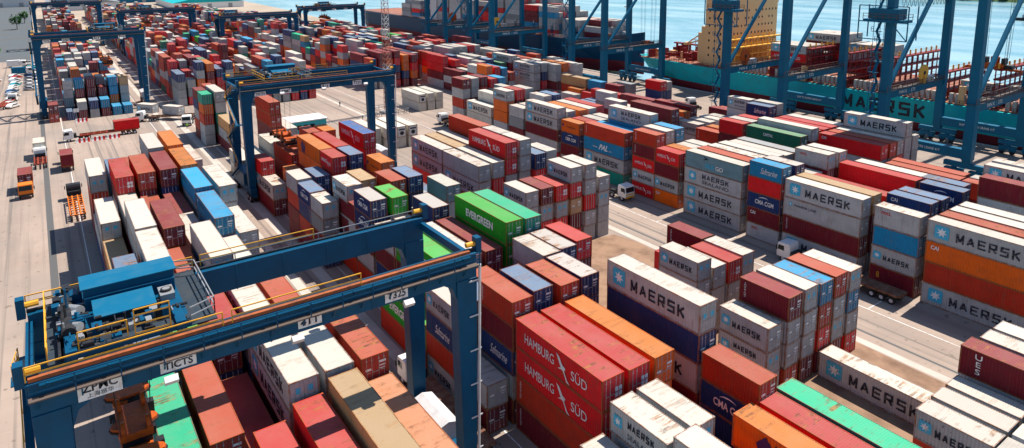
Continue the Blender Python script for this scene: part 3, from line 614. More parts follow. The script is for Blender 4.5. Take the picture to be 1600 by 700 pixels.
# position of each stack along its own row, nearest first
cols_ = {}
for i, r in enumerate(RECS):
    if VIS[i] > 0: cols_.setdefault((r['phrase'], r['k']), set()).add(round(r['x']+r['L']/2))
nearcols = {k: sorted(v, reverse=True) for k, v in cols_.items()}
LABS = set()
NTHW = ['first','second','third','fourth','fifth','sixth','seventh','eighth','ninth','tenth','eleventh','twelfth','thirteenth','fourteenth','fifteenth','sixteenth','seventeenth','eighteenth','nineteenth','twentieth']
def build_container(r, i):
    P_ = P[r['c']]; jit = random.uniform(.88, 1.1)
    side = tuple(min(1, c*jit) for c in P_[0])+(1,); roofc = tuple(min(1, c*jit) for c in P_[1])+(1,)
    pos = nearcols[(r['phrase'], r['k'])].index(round(r['x']+r['L']/2))
    sz = 'long' if r['L'] > 8 else 'short'
    mk = MARK.get(r['mark'], '')
    nth = NTHW[pos] if pos < len(NTHW) else f'{pos+1}th'
    row = ('outer row' if r['k'] < 0 else (ROWN[r['k']] if r['k'] in ROWN else 'eleventh')+' row')
    lab = f"{P_[2]} {sz} container {mk+', ' if mk else ''}{'top tier' if r['top'] else TIER[r['tier']]+' tier'}, {nth} stack back, {row}, {r['phrase']}"
    if not mk: lab = lab.replace('container ', 'container, ', 1)
    if lab in LABS: lab = lab.replace(' stack back', ' stack back'); print('DUP', lab)
    LABS.add(lab)
    t = thing('shipping_container', lab, 'container', (r['x'], r['y'], r['z']), 0, 'containers stacked aboard ship' if 'ship' in r['phrase'] else 'containers stacked in the yard')
    body, roof, doors, rods = cont_meshes(r['L'], r['H'])
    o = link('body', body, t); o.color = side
    o = link('roof', roof, t); o.color = roofc
    hl = r['L']/2
    if r['c'] in 'F':
        for s in (0,): link('cooling_unit', plate_mesh('reefer'), t, (hl-.02, 0, 0))
        b = MB().box(hl-.09, hl-.03, -1.05, 1.05, .16, r['H']-.12); k = ('rp', r['L'], r['H'])
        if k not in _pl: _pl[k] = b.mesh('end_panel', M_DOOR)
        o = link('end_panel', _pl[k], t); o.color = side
    else:
        for s in (0, 1):
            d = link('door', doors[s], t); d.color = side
            if VIS[i] > 25: link('lock_rods', rods[s], d)
        if VIS[i] > 25:
            kind = 'four' if r['c'] == 'r' and r['mark'] in 'Hq' else ('stars' if r['mark'] == 'v' or (r['c'] == 'w' and random.random() < .35) else 'small')
            link('door_plates', plate_mesh(kind), t, (hl-.022, 0, 0))
    if VIS[i] > 14: add_mark(t, r['mark'], r['L'], r['H'], P_[0])
    elif r['mark'] in 'M' and VIS[i] > 5: add_mark(t, r['mark'], r['L'], r['H'], P_[0])
    return t
for i in sorted(near): build_container(RECS[i], i)
# the rest: one mesh
v_, f_, c_l = [], [], []
for i, r in enumerate(RECS):
    if i in near: continue
    P_ = P[r['c']]; jit = random.uniform(.85, 1.12); rn = random.random()
    x0, x1 = r['x']-r['L']/2+.05, r['x']+r['L']/2-.05; y0, y1 = r['y']-1.16, r['y']+1.16; z0, z1 = r['z']+.05, r['z']+r['H']-.03
    o = len(v_)
    v_ += [(x0,y0,z0),(x1,y0,z0),(x1,y1,z0),(x0,y1,z0),(x0,y0,z1),(x1,y0,z1),(x1,y1,z1),(x0,y1,z1)]
    for q, cc in (((4,5,6,7),P_[1]), ((0,1,5,4),P_[0]), ((1,2,6,5),tuple(v*.8 for v in P_[0])), ((2,3,7,6),P_[0]), ((3,0,4,7),P_[0]), ((0,3,2,1),P_[0])):  # door-end face painted darker than the sides, as if in shade
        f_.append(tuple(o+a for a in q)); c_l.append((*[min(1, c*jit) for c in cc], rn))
    # door rods / end frames as shallow relief on the door end
    if VIS[i] > 0:
        for q in (.3, .75, -.3, -.75):
            o = len(v_); yc = r['y']+q
            v_ += [(x1+.03,yc-.035,z0+.1),(x1+.03,yc+.035,z0+.1),(x1+.03,yc+.035,z1-.1),(x1+.03,yc-.035,z1-.1),(x1,yc-.035,z0+.1),(x1,yc+.035,z0+.1),(x1,yc+.035,z1-.1),(x1,yc-.035,z1-.1)]
            for qf in ((0,1,2,3),(0,3,7,4),(1,5,6,2)):
                f_.append(tuple(o+a for a in qf)); c_l.append((.4,.4,.4,rn))
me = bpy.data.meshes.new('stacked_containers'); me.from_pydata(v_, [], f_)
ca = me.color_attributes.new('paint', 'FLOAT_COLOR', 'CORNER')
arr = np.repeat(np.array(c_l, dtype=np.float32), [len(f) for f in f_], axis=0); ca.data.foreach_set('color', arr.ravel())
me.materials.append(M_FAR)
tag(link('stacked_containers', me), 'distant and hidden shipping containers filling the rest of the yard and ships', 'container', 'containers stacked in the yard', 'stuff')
# ================================================================== ground, water
def grid_noise_mat(name, c1, c2, scale, rough=.9, bump=.0):
    m, n, b = newmat(name); g = N(n, 'ShaderNodeNewGeometry')
    f = noise(n, g.outputs['Position'], scale, 8, .65); f2 = noise(n, mapping(n, g.outputs['Position'], (.02, .35, 1)), 1.0, 4, .6)
    c = mix(n, ramp(n, f, .35, .7), (*c1, 1), (*c2, 1))
    c = mix(n, ramp(n, f2, .48, .7, (0,0,0,1), (.5,.5,.5,1)), c, (.17,.14,.12,1))
    f4 = noise(n, mapping(n, g.outputs['Position'], (.008, 1.1, 1)), 1.0, 3, .5)
    c = mix(n, ramp(n, f4, .56, .66, (0,0,0,1), (.6,.6,.6,1)), c, (.12,.105,.095,1))
    f5 = noise(n, g.outputs['Position'], .022, 4, .6)
    c = mix(n, ramp(n, f5, .5, .56, (0,0,0,1), (.35,.35,.35,1)), c, (.24,.205,.18,1))
    f3 = noise(n, g.outputs['Position'], .9, 3, .5)
    c = mix(n, ramp(n, f3, .64, .70, (0,0,0,1), (.65,.65,.65,1)), c, (.14,.11,.09,1))
    # slab joints
    br = N(n, 'ShaderNodeTexBrick'); br.offset = 0; br.inputs['Scale'].default_value = 1; br.inputs['Mortar Size'].default_value = .018
    br.inputs['Brick Width'].default_value = 6; br.inputs['Row Height'].default_value = 5; br.inputs['Mortar Smooth'].default_value = .1
    br.inputs['Color1'].default_value = (0,0,0,1); br.inputs['Color2'].default_value = (0,0,0,1); br.inputs['Mortar'].default_value = (1,1,1,1)
    n.links.new(g.outputs['Position'], br.inputs[0])
    c = mix(n, math_(n, 'MULTIPLY', br.outputs[0], .45), c, (.12,.10,.08,1))
    n.links.new(c, b.inputs['Base Color']); b.inputs['Roughness'].default_value = rough; b.inputs['Specular IOR Level'].default_value = .2
    return m
M_YARD = grid_noise_mat('worn_yard_concrete', (.37,.285,.23), (.285,.22,.18), .06)
M_LAND = flat('dry_land', (.40,.32,.25), .95, var=.5, scale=.02, dirt=(.18,.16,.10))
M_DRAIN = flat('dark_drain', (.10,.10,.10), .8)
M_RUN = flat('runway_concrete', (.50,.44,.38), .9, var=.4, scale=.2)
M_SOIL = flat('sandy_soil', (.30,.185,.12), .95, var=.95, scale=.3, dirt=(.13,.075,.05))
M_ASPH = flat('grey_asphalt', (.10,.115,.125), .9, var=.4, scale=.05)
g = MB()
g.v = [(200,-45,0),(200,185.8,0),(-470,185.8,0),(-470,-45,0)]; g.f = [(0,1,2,3)]; g.m = [0]
tag(g.build('ground', M_YARD), kind='structure')
g = MB(); g.v = [(200,-45,-.02),(200,-900,-.02),(-2600,-900,-.02),(-2600,260,-.02),(-700,200,-.02),(-470,185.8,-.02),(-470,-45,-.02)]; g.f = [(0,1,2,3,4,5,6)][::-1]; g.m = [0]
tag(g.build('land', M_LAND), kind='structure')
g = MB(); g.box(-470, 200, 185.8, 186.8, -6, .25); tag(g.build('quay_edge', M_CONC), kind='structure')
g = MB()
for xa in np.arange(-466, 190, 8.0): g.box(xa, xa+1.4, 186.8, 187.3, -2.8, -.3)
tag(g.build('quay_fenders', M_DARK), kind='structure')
# strips laid on the ground
def strip(name, x0, x1, y0, y1, mat, z):
    g = MB(); g.v = [(x0,y0,z),(x1,y0,z),(x1,y1,z),(x0,y1,z)]; g.f = [(0,1,2,3)]; g.m = [0]; return tag(g.build(name, mat), kind='structure')
strip('drain', -470, 60, -2.35, -1.35, M_DRAIN, .004)
strip('drain', -470, 60, 79.2, 79.6, M_DRAIN, .004)
strip('drain', -470, 60, 55.2, 55.6, M_DRAIN, .004)
strip('gantry_runway', -470, 60, 76.6, 77.7, M_RUN, .004)
strip('gantry_runway', -470, 60, 26.0, 27.3, M_RUN, .004)
strip('gantry_runway', -470, 60, 31.0-1.4, 31.2, M_RUN, .004)
strip('crane_rail', -470, 60, 153.8, 154.2, M_DRAIN, .004)
strip('crane_rail', -470, 60, 181.8, 182.2, M_DRAIN, .004)
strip('road', -2000, -395, -40, -3.5, M_ASPH, .004)
g = MB(); pts = [(-79.5,58),(-79.2,70),(-78.3,75.4),(-74,76.4),(-60,76.0),(-44,76.5),(-20,76.2),(10,76.3),(10,59),(-37,56.5),(-66,56.5)]
g.v = [(x,y,.005) for x, y in pts]; g.f = [tuple(range(len(pts)))]; g.m = [0]
tag(g.build('bare_soil', M_SOIL), kind='structure')
# painted lines
g = MB()
for yy in (2.6, 23.6, 33.2, 53.5, 85.2):
    g.add([(-460,yy,.008),(60,yy,.008),(60,yy+.12,.008),(-460,yy+.12,.008)], [(0,1,2,3)])
for xx in np.arange(-140, 20, 12.4):
    g.add([(xx,85.3,.008),(xx+.12,85.3,.008),(xx+.12,91,.008),(xx,91,.008)], [(0,1,2,3)])
tag(g.build('lane_markings', M_WHITE), kind='structure')
# water
m, n, b = newmat('harbour_water'); geo = N(n, 'ShaderNodeNewGeometry')
b.inputs['Base Color'].default_value = (.035,.27,.34,1); b.inputs['Roughness'].default_value = .22
f = noise(n, mapping(n, geo.outputs['Position'], (.010,.03,1)), 1.0, 6, .6)
c = mix(n, ramp(n, f, .38, .66), (.10,.29,.36,1), (.33,.49,.54,1)); n.links.new(c, b.inputs['Base Color'])
f2 = noise(n, mapping(n, geo.outputs['Position'], (.15,.4,1)), 1.0, 5, .7)
bu = N(n, 'ShaderNodeBump'); bu.inputs['Strength'].default_value = .5; bu.inputs['Distance'].default_value = .35
n.links.new(f2, bu.inputs['Height']); n.links.new(bu.outputs[0], b.inputs['Normal'])
g = MB(); g.v = [(3000,150,-3.2),(3000,4500,-3.2),(-5000,4500,-3.2),(-5000,150,-3.2)]; g.f = [(0,1,2,3)]; g.m = [0]
tag(g.build('water', m), kind='structure')
# far bank: low hill and woods
g = MB(); rr = random.Random(3)
for i in range(61):
    x = -1500+i*40
    yb = 850-.12*(x+300)+12*math.sin(i*.9); hh = 16+8*math.sin(i*.37)+rr.random()*4
    g.v += [(x, yb, -3.4), (x, yb+14, 1.5), (x, yb+70, hh), (x, yb+300, hh+16), (x, yb+900, -4)]
for i in range(60):
    for j in range(4): g.f.append((i*5+j, i*5+5+j, i*5+6+j, i*5+1+j)); g.m.append(0)
tag(g.build('far_bank', flat('far_bank_green', (.045,.095,.03), .95, var=.5, scale=.03, dirt=(.02,.04,.015))), kind='structure')
g = MB()
for i in range(1500):
    x = rr.uniform(-900, 250); yb = 850-.12*(x+300)+rr.uniform(6, 120); r = rr.uniform(3, 7); z = rr.uniform(2, 10)+(yb-850+.12*(x+300))*.15
    for q in range(5):
        a, e = rr.uniform(0, 6.28), rr.uniform(-.3, 1.2); c = Vector((x+r*.6*math.cos(a)*math.cos(e), yb+r*.6*math.sin(a)*math.cos(e), z+r*.6*math.sin(e)))
        d1 = Vector((rr.uniform(-1,1), rr.uniform(-1,1), rr.uniform(-1,1))).normalized()*r*.6; d2 = d1.cross(Vector((rr.uniform(-1,1), rr.uniform(-1,1), 1))).normalized()*r*.55
        g.add([c-d1, c-d2, c+d1, c+d2], [(0,1,2,3)])
tag(g.build('far_woods', M_GREEN), 'dark green wood along the far bank of the water', 'trees', kind='stuff')
for i, (x, lab) in enumerate(((-300, 'small white house among the far bank trees, nearest the crane leg'), (-262, 'wide cream house in the middle of the far bank trees'), (-215, 'small pale house at the right end of the far bank'))):
    yb = 850-.12*(x+300)+16; t = thing('house', lab, 'house', (x, yb, 2.5))
    wv = 8+3*i % 5
    MB().box(-wv/2, wv/2, 0, 7, -1, 4.5).build('wall', M_LGREY, t)
    MB().prism([(-.6,4.5),(3.5,7.2),(7.6,4.5)], (-wv/2-.5, wv/2+.5), 0, 'x').build('roof', M_MAST, t)
    for q in (-2, 2): MB().box(q-.7, q+.7, -.05, 0, 1.2, 3).build('window', M_GLASS, t)
# ================================================================== rubber-tyred gantries
def railing(b, pts, h=1.1, m=0, step=1.8, r=.035, up=(0,0,1)):
    for p, q in zip(pts[:-1], pts[1:]):
        p, q = Vector(p), Vector(q); d = q-p; n_ = max(1, int(d.length/step))
        for k in (h, h*.5): b.bar(p+Vector((0,0,k)), q+Vector((0,0,k)), r*2, r*2, m)
        for i in range(n_+1):
            c = p+d*(i/n_); b.bar(c, c+Vector((0,0,h)), r*2, r*2, m)
def board(par, txt, y, z, x, wd, ht, sub=None, key=None, tri=False):
    o = MB().box(-.0, .03, -wd/2, wd/2, -ht/2, ht/2).build('sign_board', M_WHITE, par, (x, y, z))
    me = text_mesh('bd'+txt, txt, wd*.8, ht*(.62 if sub is None else .5), M_BLACK, bold=.02)
    l = link('lettering', me, o, (.04, 0, 0 if sub is None else ht*.18)); l.rotation_euler = (0, 0, math.pi/2)
    if sub:
        me = text_mesh('bd'+sub, sub, wd*.6, ht*.28, M_BLACK); l = link('lettering', me, o, (.04, 0, -ht*.27)); l.rotation_euler = (0, 0, math.pi/2)
    return o
def rtg(name, label, loc, SP, H, ty, spz, boards, detail=True, back=10.4, held=None):
    """origin on the ground under the left legs; span SP along +y; H top of girder; ty trolley position; spz spreader height"""
    t = thing(name, label, 'gantry crane', loc, 0, 'rubber tyred gantries over the stacks')
    XF, XR = back/2, -back/2
    for y, s in ((0, 1), (SP, -1)):
        for x in (XF, XR):
            b = MB(); w0, w1 = .62, .95
            b.add([(x-.7,y-w0,2.6),(x+.7,y-w0,2.6),(x+.7,y+w0,2.6),(x-.7,y+w0,2.6),(x-.62,y-w1,H-2.1),(x+.62,y-w1,H-2.1),(x+.62,y+w1,H-2.1),(x-.62,y+w1,H-2.1)],
                  [(0,3,2,1),(4,5,6,7),(0,1,5,4),(1,2,6,5),(2,3,7,6),(3,0,4,7)])
            b.prism([(y+s*w1, H-2.1), (y+s*(w1+1.2), H-2.1), (y+s*(w1+.35), H-2.6), (y+s*w1*.98, H-3.7)], (x-.5, x+.5), 0, 'x')
            o = b.build('leg', M_BLUE, t); bevel(o, .04)
        b = MB(); b.box(XR-1.2, XF+1.2, y-.62, y+.62, 1.5, 2.7)
        for x in (XF, XR):
            b.box(x-1.6, x+1.6, y-.5, y+.5, .95, 1.5)
        o = b.build('sill_beam', M_BLUE, t); bevel(o, .03)
        for x in (XF-.9, XF+.9, XR-.9, XR+.9):
            for yy in (y-.48, y+.48):
                wb = MB().tube((x, yy-.22, .8), (x, yy+.22, .8), .8, 14).tube((x, yy-.24, .8), (x, yy+.24, .8), .36, 10, 1); wb.build('wheel', [M_TYRE, M_LGREY], t)
    for x in (XF, XR):
        b = MB(); b.box(x-.55, x+.55, -.95, SP+.95, H-2.1, H)
        for yy in np.arange(1.5, SP, 3.7): b.box(x-.59, x+.59, yy-.05, yy+.05, H-2.13, H-.02)
        o = b.build('girder', M_BLUE, t); bevel(o, .03)
        s = 1 if x == XF else -1
        b = MB(); b.box(x-.12, x+.12, -1.0, SP+1.0, H+.005, H+.16); b.build('trolley_rail', M_DARK, t)
        if s > 0:
            b = MB(); b.box(x+.2, x+.5, -.9, SP+.4, H+.004, H+.22); b.build('cable_cover', M_ORANGE, t)
        b = MB(); ya, yb = -1.0, SP+.9
        xo = x+s*.56; xe = x+s*1.12
        b.box(min(xo, xe), max(xo, xe), ya, yb, H-.95, H-.88, 1)
        for yy in np.arange(ya+.4, yb, 2.2): b.bar((xo, yy, H-1.7), (xe, yy, H-.95), .08, .08, 0)
        b.build('walkway', [M_BLUE, M_GRATE], t)
        b = MB(); railing(b, [(xe, ya, H-.9), (xe, yb, H-.9)], 1.1, 0, 2.2); b.build('railing', M_BLUE if s > 0 else M_GREY, t)
        b = MB()
        for q, rr_ in ((.62, .07), (.75, .05)): b.tube((x+s*q, ya+.6, H-.25+q*.1), (x+s*q, yb-.6, H-.25+q*.1), rr_, 6)
        for yy in np.arange(ya+1, yb, 3.1): b.box(min(x+s*.56, x+s*.85), max(x+s*.56, x+s*.85), yy-.06, yy+.06, H-.35, H-.1)
        b.build('cable_pipe', M_BLUE, t)

        if detail:
            b = MB(); railing(b, [(x+s*.5, ya, H+.1), (x+s*.5, yb*.33, H+.1)], .9, 0, 9); railing(b, [(x+s*.5, yb*.35, H+.1), (x+s*.5, yb*.66, H+.1)], .9, 0, 9); b.build('railing', M_YEL, t)
        for q in (.22, .5, .8):
            b = MB(); b.bar((xe+s*.1, SP*q, H-1.9), (xe+s*.45, SP*q, H-2.15), .8, .38); b.build('floodlight', M_LGREY, t)
    # end ties
    for y in (-.9, SP+.9):
        b = MB(); b.box(XR+.55, XF-.55, y-.2, y+.2, H-1.1, H-.45); b.build('end_tie', M_BLUE, t)
    for x in (XF, XR):
        for y, s in ((-1.05, -1), (SP+1.1, 1)):
            b = MB(); b.box(x-.35, x+.35, min(y, y+s*.5), max(y, y+s*.5), H-.3, H+1.1, 0); b.tube((x, y, H+.55), (x, y-s*.8, H+.55), .22, 8, 1); b.build('buffer_stop', [M_BLUE, M_YEL], t)
    for txt, sub, y, z, wd, ht in boards: board(t, txt, y, z, XF+.60, wd, ht, sub)
    # ladders / stair by left rear leg, cable conduit on the right front leg
    b = MB(); b.tube((XF+.75, SP+.75, 2.7), (XF+.75, SP+1.15, H-1.0), .12, 6)
    for z in np.arange(4, H-2, 3.1): b.bar((XF+.75, SP+.1, z), (XF+.75, SP+1.2, z), .06, .12)
    b.build('cable_conduit', M_LGREY, t)
    b = MB(); z = 2.7; k = 0; y0 = -1.45
    while z < H-3:
        xa, xb = (XR+.6, XF-2.2) if k % 2 == 0 else (XF-2.2, XR+.6); z2 = min(z+4.0, H-1)
        b.bar((xa, y0, z), (xb, y0, z2), .5, .1, 0)
        railing(b, [(xa, y0-.28, z), (xb, y0-.28, z2)], 1.0, 1, 1.6, .025)
        b.box(xb-.6, xb+.6, y0-.4, y0+1.2, z2-.06, z2, 0); z = z2; k += 1
    b.build('stair', [M_BLUE, M_YEL], t)
    # cabinets on the sills
    b = MB(); b.box(XR+1.4, XF-3.0, SP-1.0, SP+.8, 2.72, 4.3); b.prism([(SP-1.15, 4.3), (SP-.1, 4.62), (SP+.95, 4.3)], (XR+1.3, XF-2.9), 0, 'x'); b.build('power_box', M_LGREY, t)
    b = MB(); b.box(XR+1.6, XF-1.8, -1.0, 1.0, 2.72, 5.0); b.build('engine_box', M_BLUE, t)
    # trolley
    tr = link('trolley', MB().box(XR+.2, XF-.2, -3.4, 3.6, .30, .62).box(XR+.1, XF-.1, -3.3, -2.7, .2, .9).box(XR+.1, XF-.1, 2.7, 3.3, .2, .9).mesh('trolley_frame', M_BLUE), t, (0, ty, H))
    h = MB(); h.box(-3.2, -1.1, -2.0, 3.5, .66, 2.15); h.box(-1.1, -.9, -2.0, 3.5, .66, 1.6); o = h.build('machine_house', M_BLUE, tr); bevel(o, .05)
    r = MB(); r.prism([(-3.35, 2.15), (-.95, 2.15), (-.95, 2.22), (-2.2, 2.32), (-3.35, 2.24)], (-2.15, 3.65)); r.build('roof', M_SKYB, tr)
    r = MB(); r.prism([(-.55, 1.42), (1.6, 1.12), (1.6, 1.2), (-.55, 1.52)], (-1.6, 2.0)); r.build('canopy', M_SKYB, tr)
    h = MB(); h.box(-.5, 1.5, -1.5, 1.9, .66, 1.11, 0); h.build('electric_room', M_DARK, tr)
    h = MB(); h.box(-.4, 1.1, 2.3, 3.2, .66, 1.35, 0); h.tube((.4, 2.75, 1.35), (.4, 2.75, 1.5), .36, 12, 1); h.tube((.4, 2.75, 1.5), (.4, 2.75, 1.52), .25, 10, 0); h.build('air_conditioner', [M_GREY, M_DARK], tr)
    mm = MB(); rz = random.Random(5)
    for y, z, rr_ in ((-3.0, 1.0, .4),): mm.tube((-2.8, y, z), (2.4, y, z), rr_, 10, 0)
    for _ in range(90):
        x = rz.uniform(-4.7, 4.2); y = rz.uniform(-3.6, -2.15) if x < 1.9 else rz.uniform(-3.4, 3.2); sx, sy, sz = rz.uniform(.06, .38), rz.uniform(.06, .34), rz.uniform(.05, .8)
        mm.box(x-sx, x+sx, y-sy, y+sy, .64, .75+sz*.8, rz.choice((0, 0, 1, 2, 2)))
    mm.tube((-1.2, -2.9, 1.0), (-.2, -2.3, 1.15), .36, 12, 1); mm.tube((1.2, -3.1, .95), (2.0, -2.4, 1.1), .3, 12, 1); mm.tube((-3.2, -2.5, 1.1), (-2.2, -2.5, 1.1), .45, 12, 2)
    for _ in range(38):
        x = rz.uniform(-4.6, 3.8); y = rz.uniform(-3.6, -2.2) if rz.random() < .6 else rz.uniform(-2, 3.2)
        if -3.5 < x < 1.8 and y > -2.1: x = rz.uniform(2.0, 4.0)
        z = rz.uniform(.8, 1.5); d = rz.uniform(.3, 1.4); ax = rz.choice((0, 1, 2)); q = [x, y, z]; q[ax] += d
        mm.tube((x, y, z), q, rz.uniform(.03, .12), 6, rz.choice((0, 0, 1, 2)))
    mm.box(-4.8, 4.3, -3.65, -2.1, .625, .66, 0); mm.box(2, 4.3, -3.5, 3.3, .625, .66, 0); mm.build('hoist_machinery', [M_DARK, M_GREY, M_BLUE], tr)
    y1, y0 = 5.2, -4.2
    w = MB(); w.box(XR+.4, XF-.4, 3.6, y1, .2, .28, 0); w.box(XR+.4, XF-.4, y0, -3.4, .2, .28, 0); w.box(XF-1.3, XF-.35, -3.4, 3.6, .63, .69, 0); w.build('platform', M_PLAT, tr)
    w = MB(); railing(w, [(XF-.5, y0, .3), (XR+.5, y0, .3), (XR+.5, -3.2, .3)], 1.1, 0, 1.5); railing(w, [(XF-.5, -2.6, .69), (XF-.5, 0, .69)], 1.1, 0, 1.3)
    w.bar((XF-.3, .4, .2), (XF-.3, .4, 2.4), .07, .07); w.bar((XF-.3, 2.4, .2), (XF-.3, 2.4, 2.4), .07, .07)
    for k in (.8, 1.4, 2.0, 2.4): w.bar((XF-.3, .4, k), (XF-.3, 2.4, k), .07, .07)
    w.build('railing', M_YEL, tr)
    w = MB(); railing(w, [(XF-.5, 3.6, .3), (XF-1.2, y1, .3), (XR+1.2, y1, .3), (XR+.5, 3.6, .3)], 1.15, 0, 1.3); w.build('railing', M_GREY, tr)
    cb = MB(); cb.box(2.2, 4.2, -2.4, -.4, -2.7, -.2, 0); cb.box(4.2, 4.23, -2.2, -.6, -2.4, -.6, 1); cb.box(2.4, 4.0, -2.43, -2.4, -2.2, -.6, 1); cb.build('operator_cab', [M_LGREY, M_GLASS], tr)
    sp = link('spreader', MB().box(-6.0, 6.0, -.28, -.02, 0, .35).box(-6.0, 6.0, .02, .28, 0, .35).box(-6.1, -5.85, -1.2, 1.2, -.05, .35).box(5.85, 6.1, -1.2, 1.2, -.05, .35).box(-2.2, 2.2, -.9, .9, .35, .6).mesh('spreader_frame', M_SPR), tr, (0, 0, spz-H))
    hb = MB(); hb.box(-1.9, 1.9, -1.0, 1.0, 1.15, 1.65, 0)
    for x in (-1.5, 1.5):
        for y in (-.75, .75): hb.tube((x, y-.12, 1.9), (x, y+.12, 1.9), .5, 12, 0)
        hb.box(x-.25, x+.25, -.9, .9, .6, 1.15, 1)
    hb.tube((0, 0, .6), (0, 0, 1.6), .55, 10, 1)
    for x in (-4.6, -3.2, -.6, .9, 3.4, 4.8):
        hb.box(x-.45, x+.45, -.95, .95, .36, .85, 0); hb.tube((x, -.8, 1.0), (x, .8, 1.0), .28, 8, 1); hb.tube((x-.1, -.55, .9), (x+.1, -.55, 1.25), .5, 12, 0)
    for x in (-3.9, .2, 4.0):
        hb.prism([(x+.75*math.cos(i*math.pi/8), 1.45*math.sin(i*math.pi/8)) for i in range(16)], (1.32, 1.5), 0, 'z'); hb.prism([(x+.85*math.cos(i*math.pi/8), 1.55*math.sin(i*math.pi/8)) for i in range(16)], (1.2, 1.32), 1, 'z')
    for x in (-5.4, -2.4, 2.6, 5.2): hb.box(x-.2, x+.2, -1.35, 1.35, .3, .75, 1); hb.box(x-.3, x+.3, 1.0, 1.5, .2, 1.1, 1)
    hb.box(-1.1, -.4, -1.25, -.4, .6, 1.25, 1); hb.box(.5, 1.2, .35, 1.2, .6, 1.2, 1)
    hb.build('head_block', [M_SPR, M_DARK], sp)
    rp = MB()
    for x in (-1.5, 1.5):
        for y in (-.9, .9): rp.tube((x, y, 2.0), (x*1.5, y*1.4, H-spz), .03, 4)
    rp.build('hoist_rope', M_DARK, sp)
    return t
bd = [('T325', None, 22.0, 20.35, 1.9, .95), ('41T', None, 15.3, 20.4, 1.7, .8), ('TICTS', None, 6.8, 20.3, 2.1, .8), ('ZPMC', '上海振华', 2.5, 20.3, 2.3, 1.1)]
rtg('gantry_crane', 'nearest blue gantry with sky blue machine house, board reading T325', (-49.9, -1.7, 0), 28.3, 21.8, 4.3, 12.7, bd, True, back=9.4)
bd2 = [('T329', None, 22.0, 20.9, 1.9, .95), ('41T', None, 15.3, 20.9, 1.7, .8), ('ZPMC', None, 7.4, 20.8, 2.1, .9), ('TICTS', None, 2.6, 20.8, 2.1, .8)]
rtg('gantry_crane', 'blue gantry in the middle distance holding a spreader over a long brick red container', (-136.5, 30.6, 0), 29.4, 22.6, 8.1, 9.5, bd2, True)
rtg('gantry_crane', 'blue gantry over the far leftmost block beside the parked cars', (-246.5, -1.0, 0), 27.2, 24.6, 17.5, 14.5, [(a_[0], None, a_[2], 23, 1.9, .9) for a_ in bd2], False)
rtg('gantry_crane', 'farthest blue gantry cut by the top edge of the photo', (-445, -1.0, 0), 30, 24.6, 12, 16, [(a_[0], None, a_[2], 23, 1.9, .9) for a_ in bd2], False)
rtg('gantry_crane', 'distant blue gantry with yellow buffers left of the turquoise roofed shed', (-392, 34.5, 0), 33, 22, 11, 15, [(a_[0], None, a_[2], 20.4, 1.9, .9) for a_ in bd2], False)
rtg('gantry_crane', 'distant blue gantry behind the middle gantry machine house', (-326, 67.2, 0), 33, 21.8, 5, 15, [(a_[0], None, a_[2], 20.2, 1.9, .9) for a_ in bd2], False)
rtg('gantry_crane', 'distant blue gantry standing right beside the open water', (-360, 116, 0), 32, 21.8, 12, 15, [(a_[0], None, a_[2], 20.2, 1.9, .9) for a_ in bd2], False)
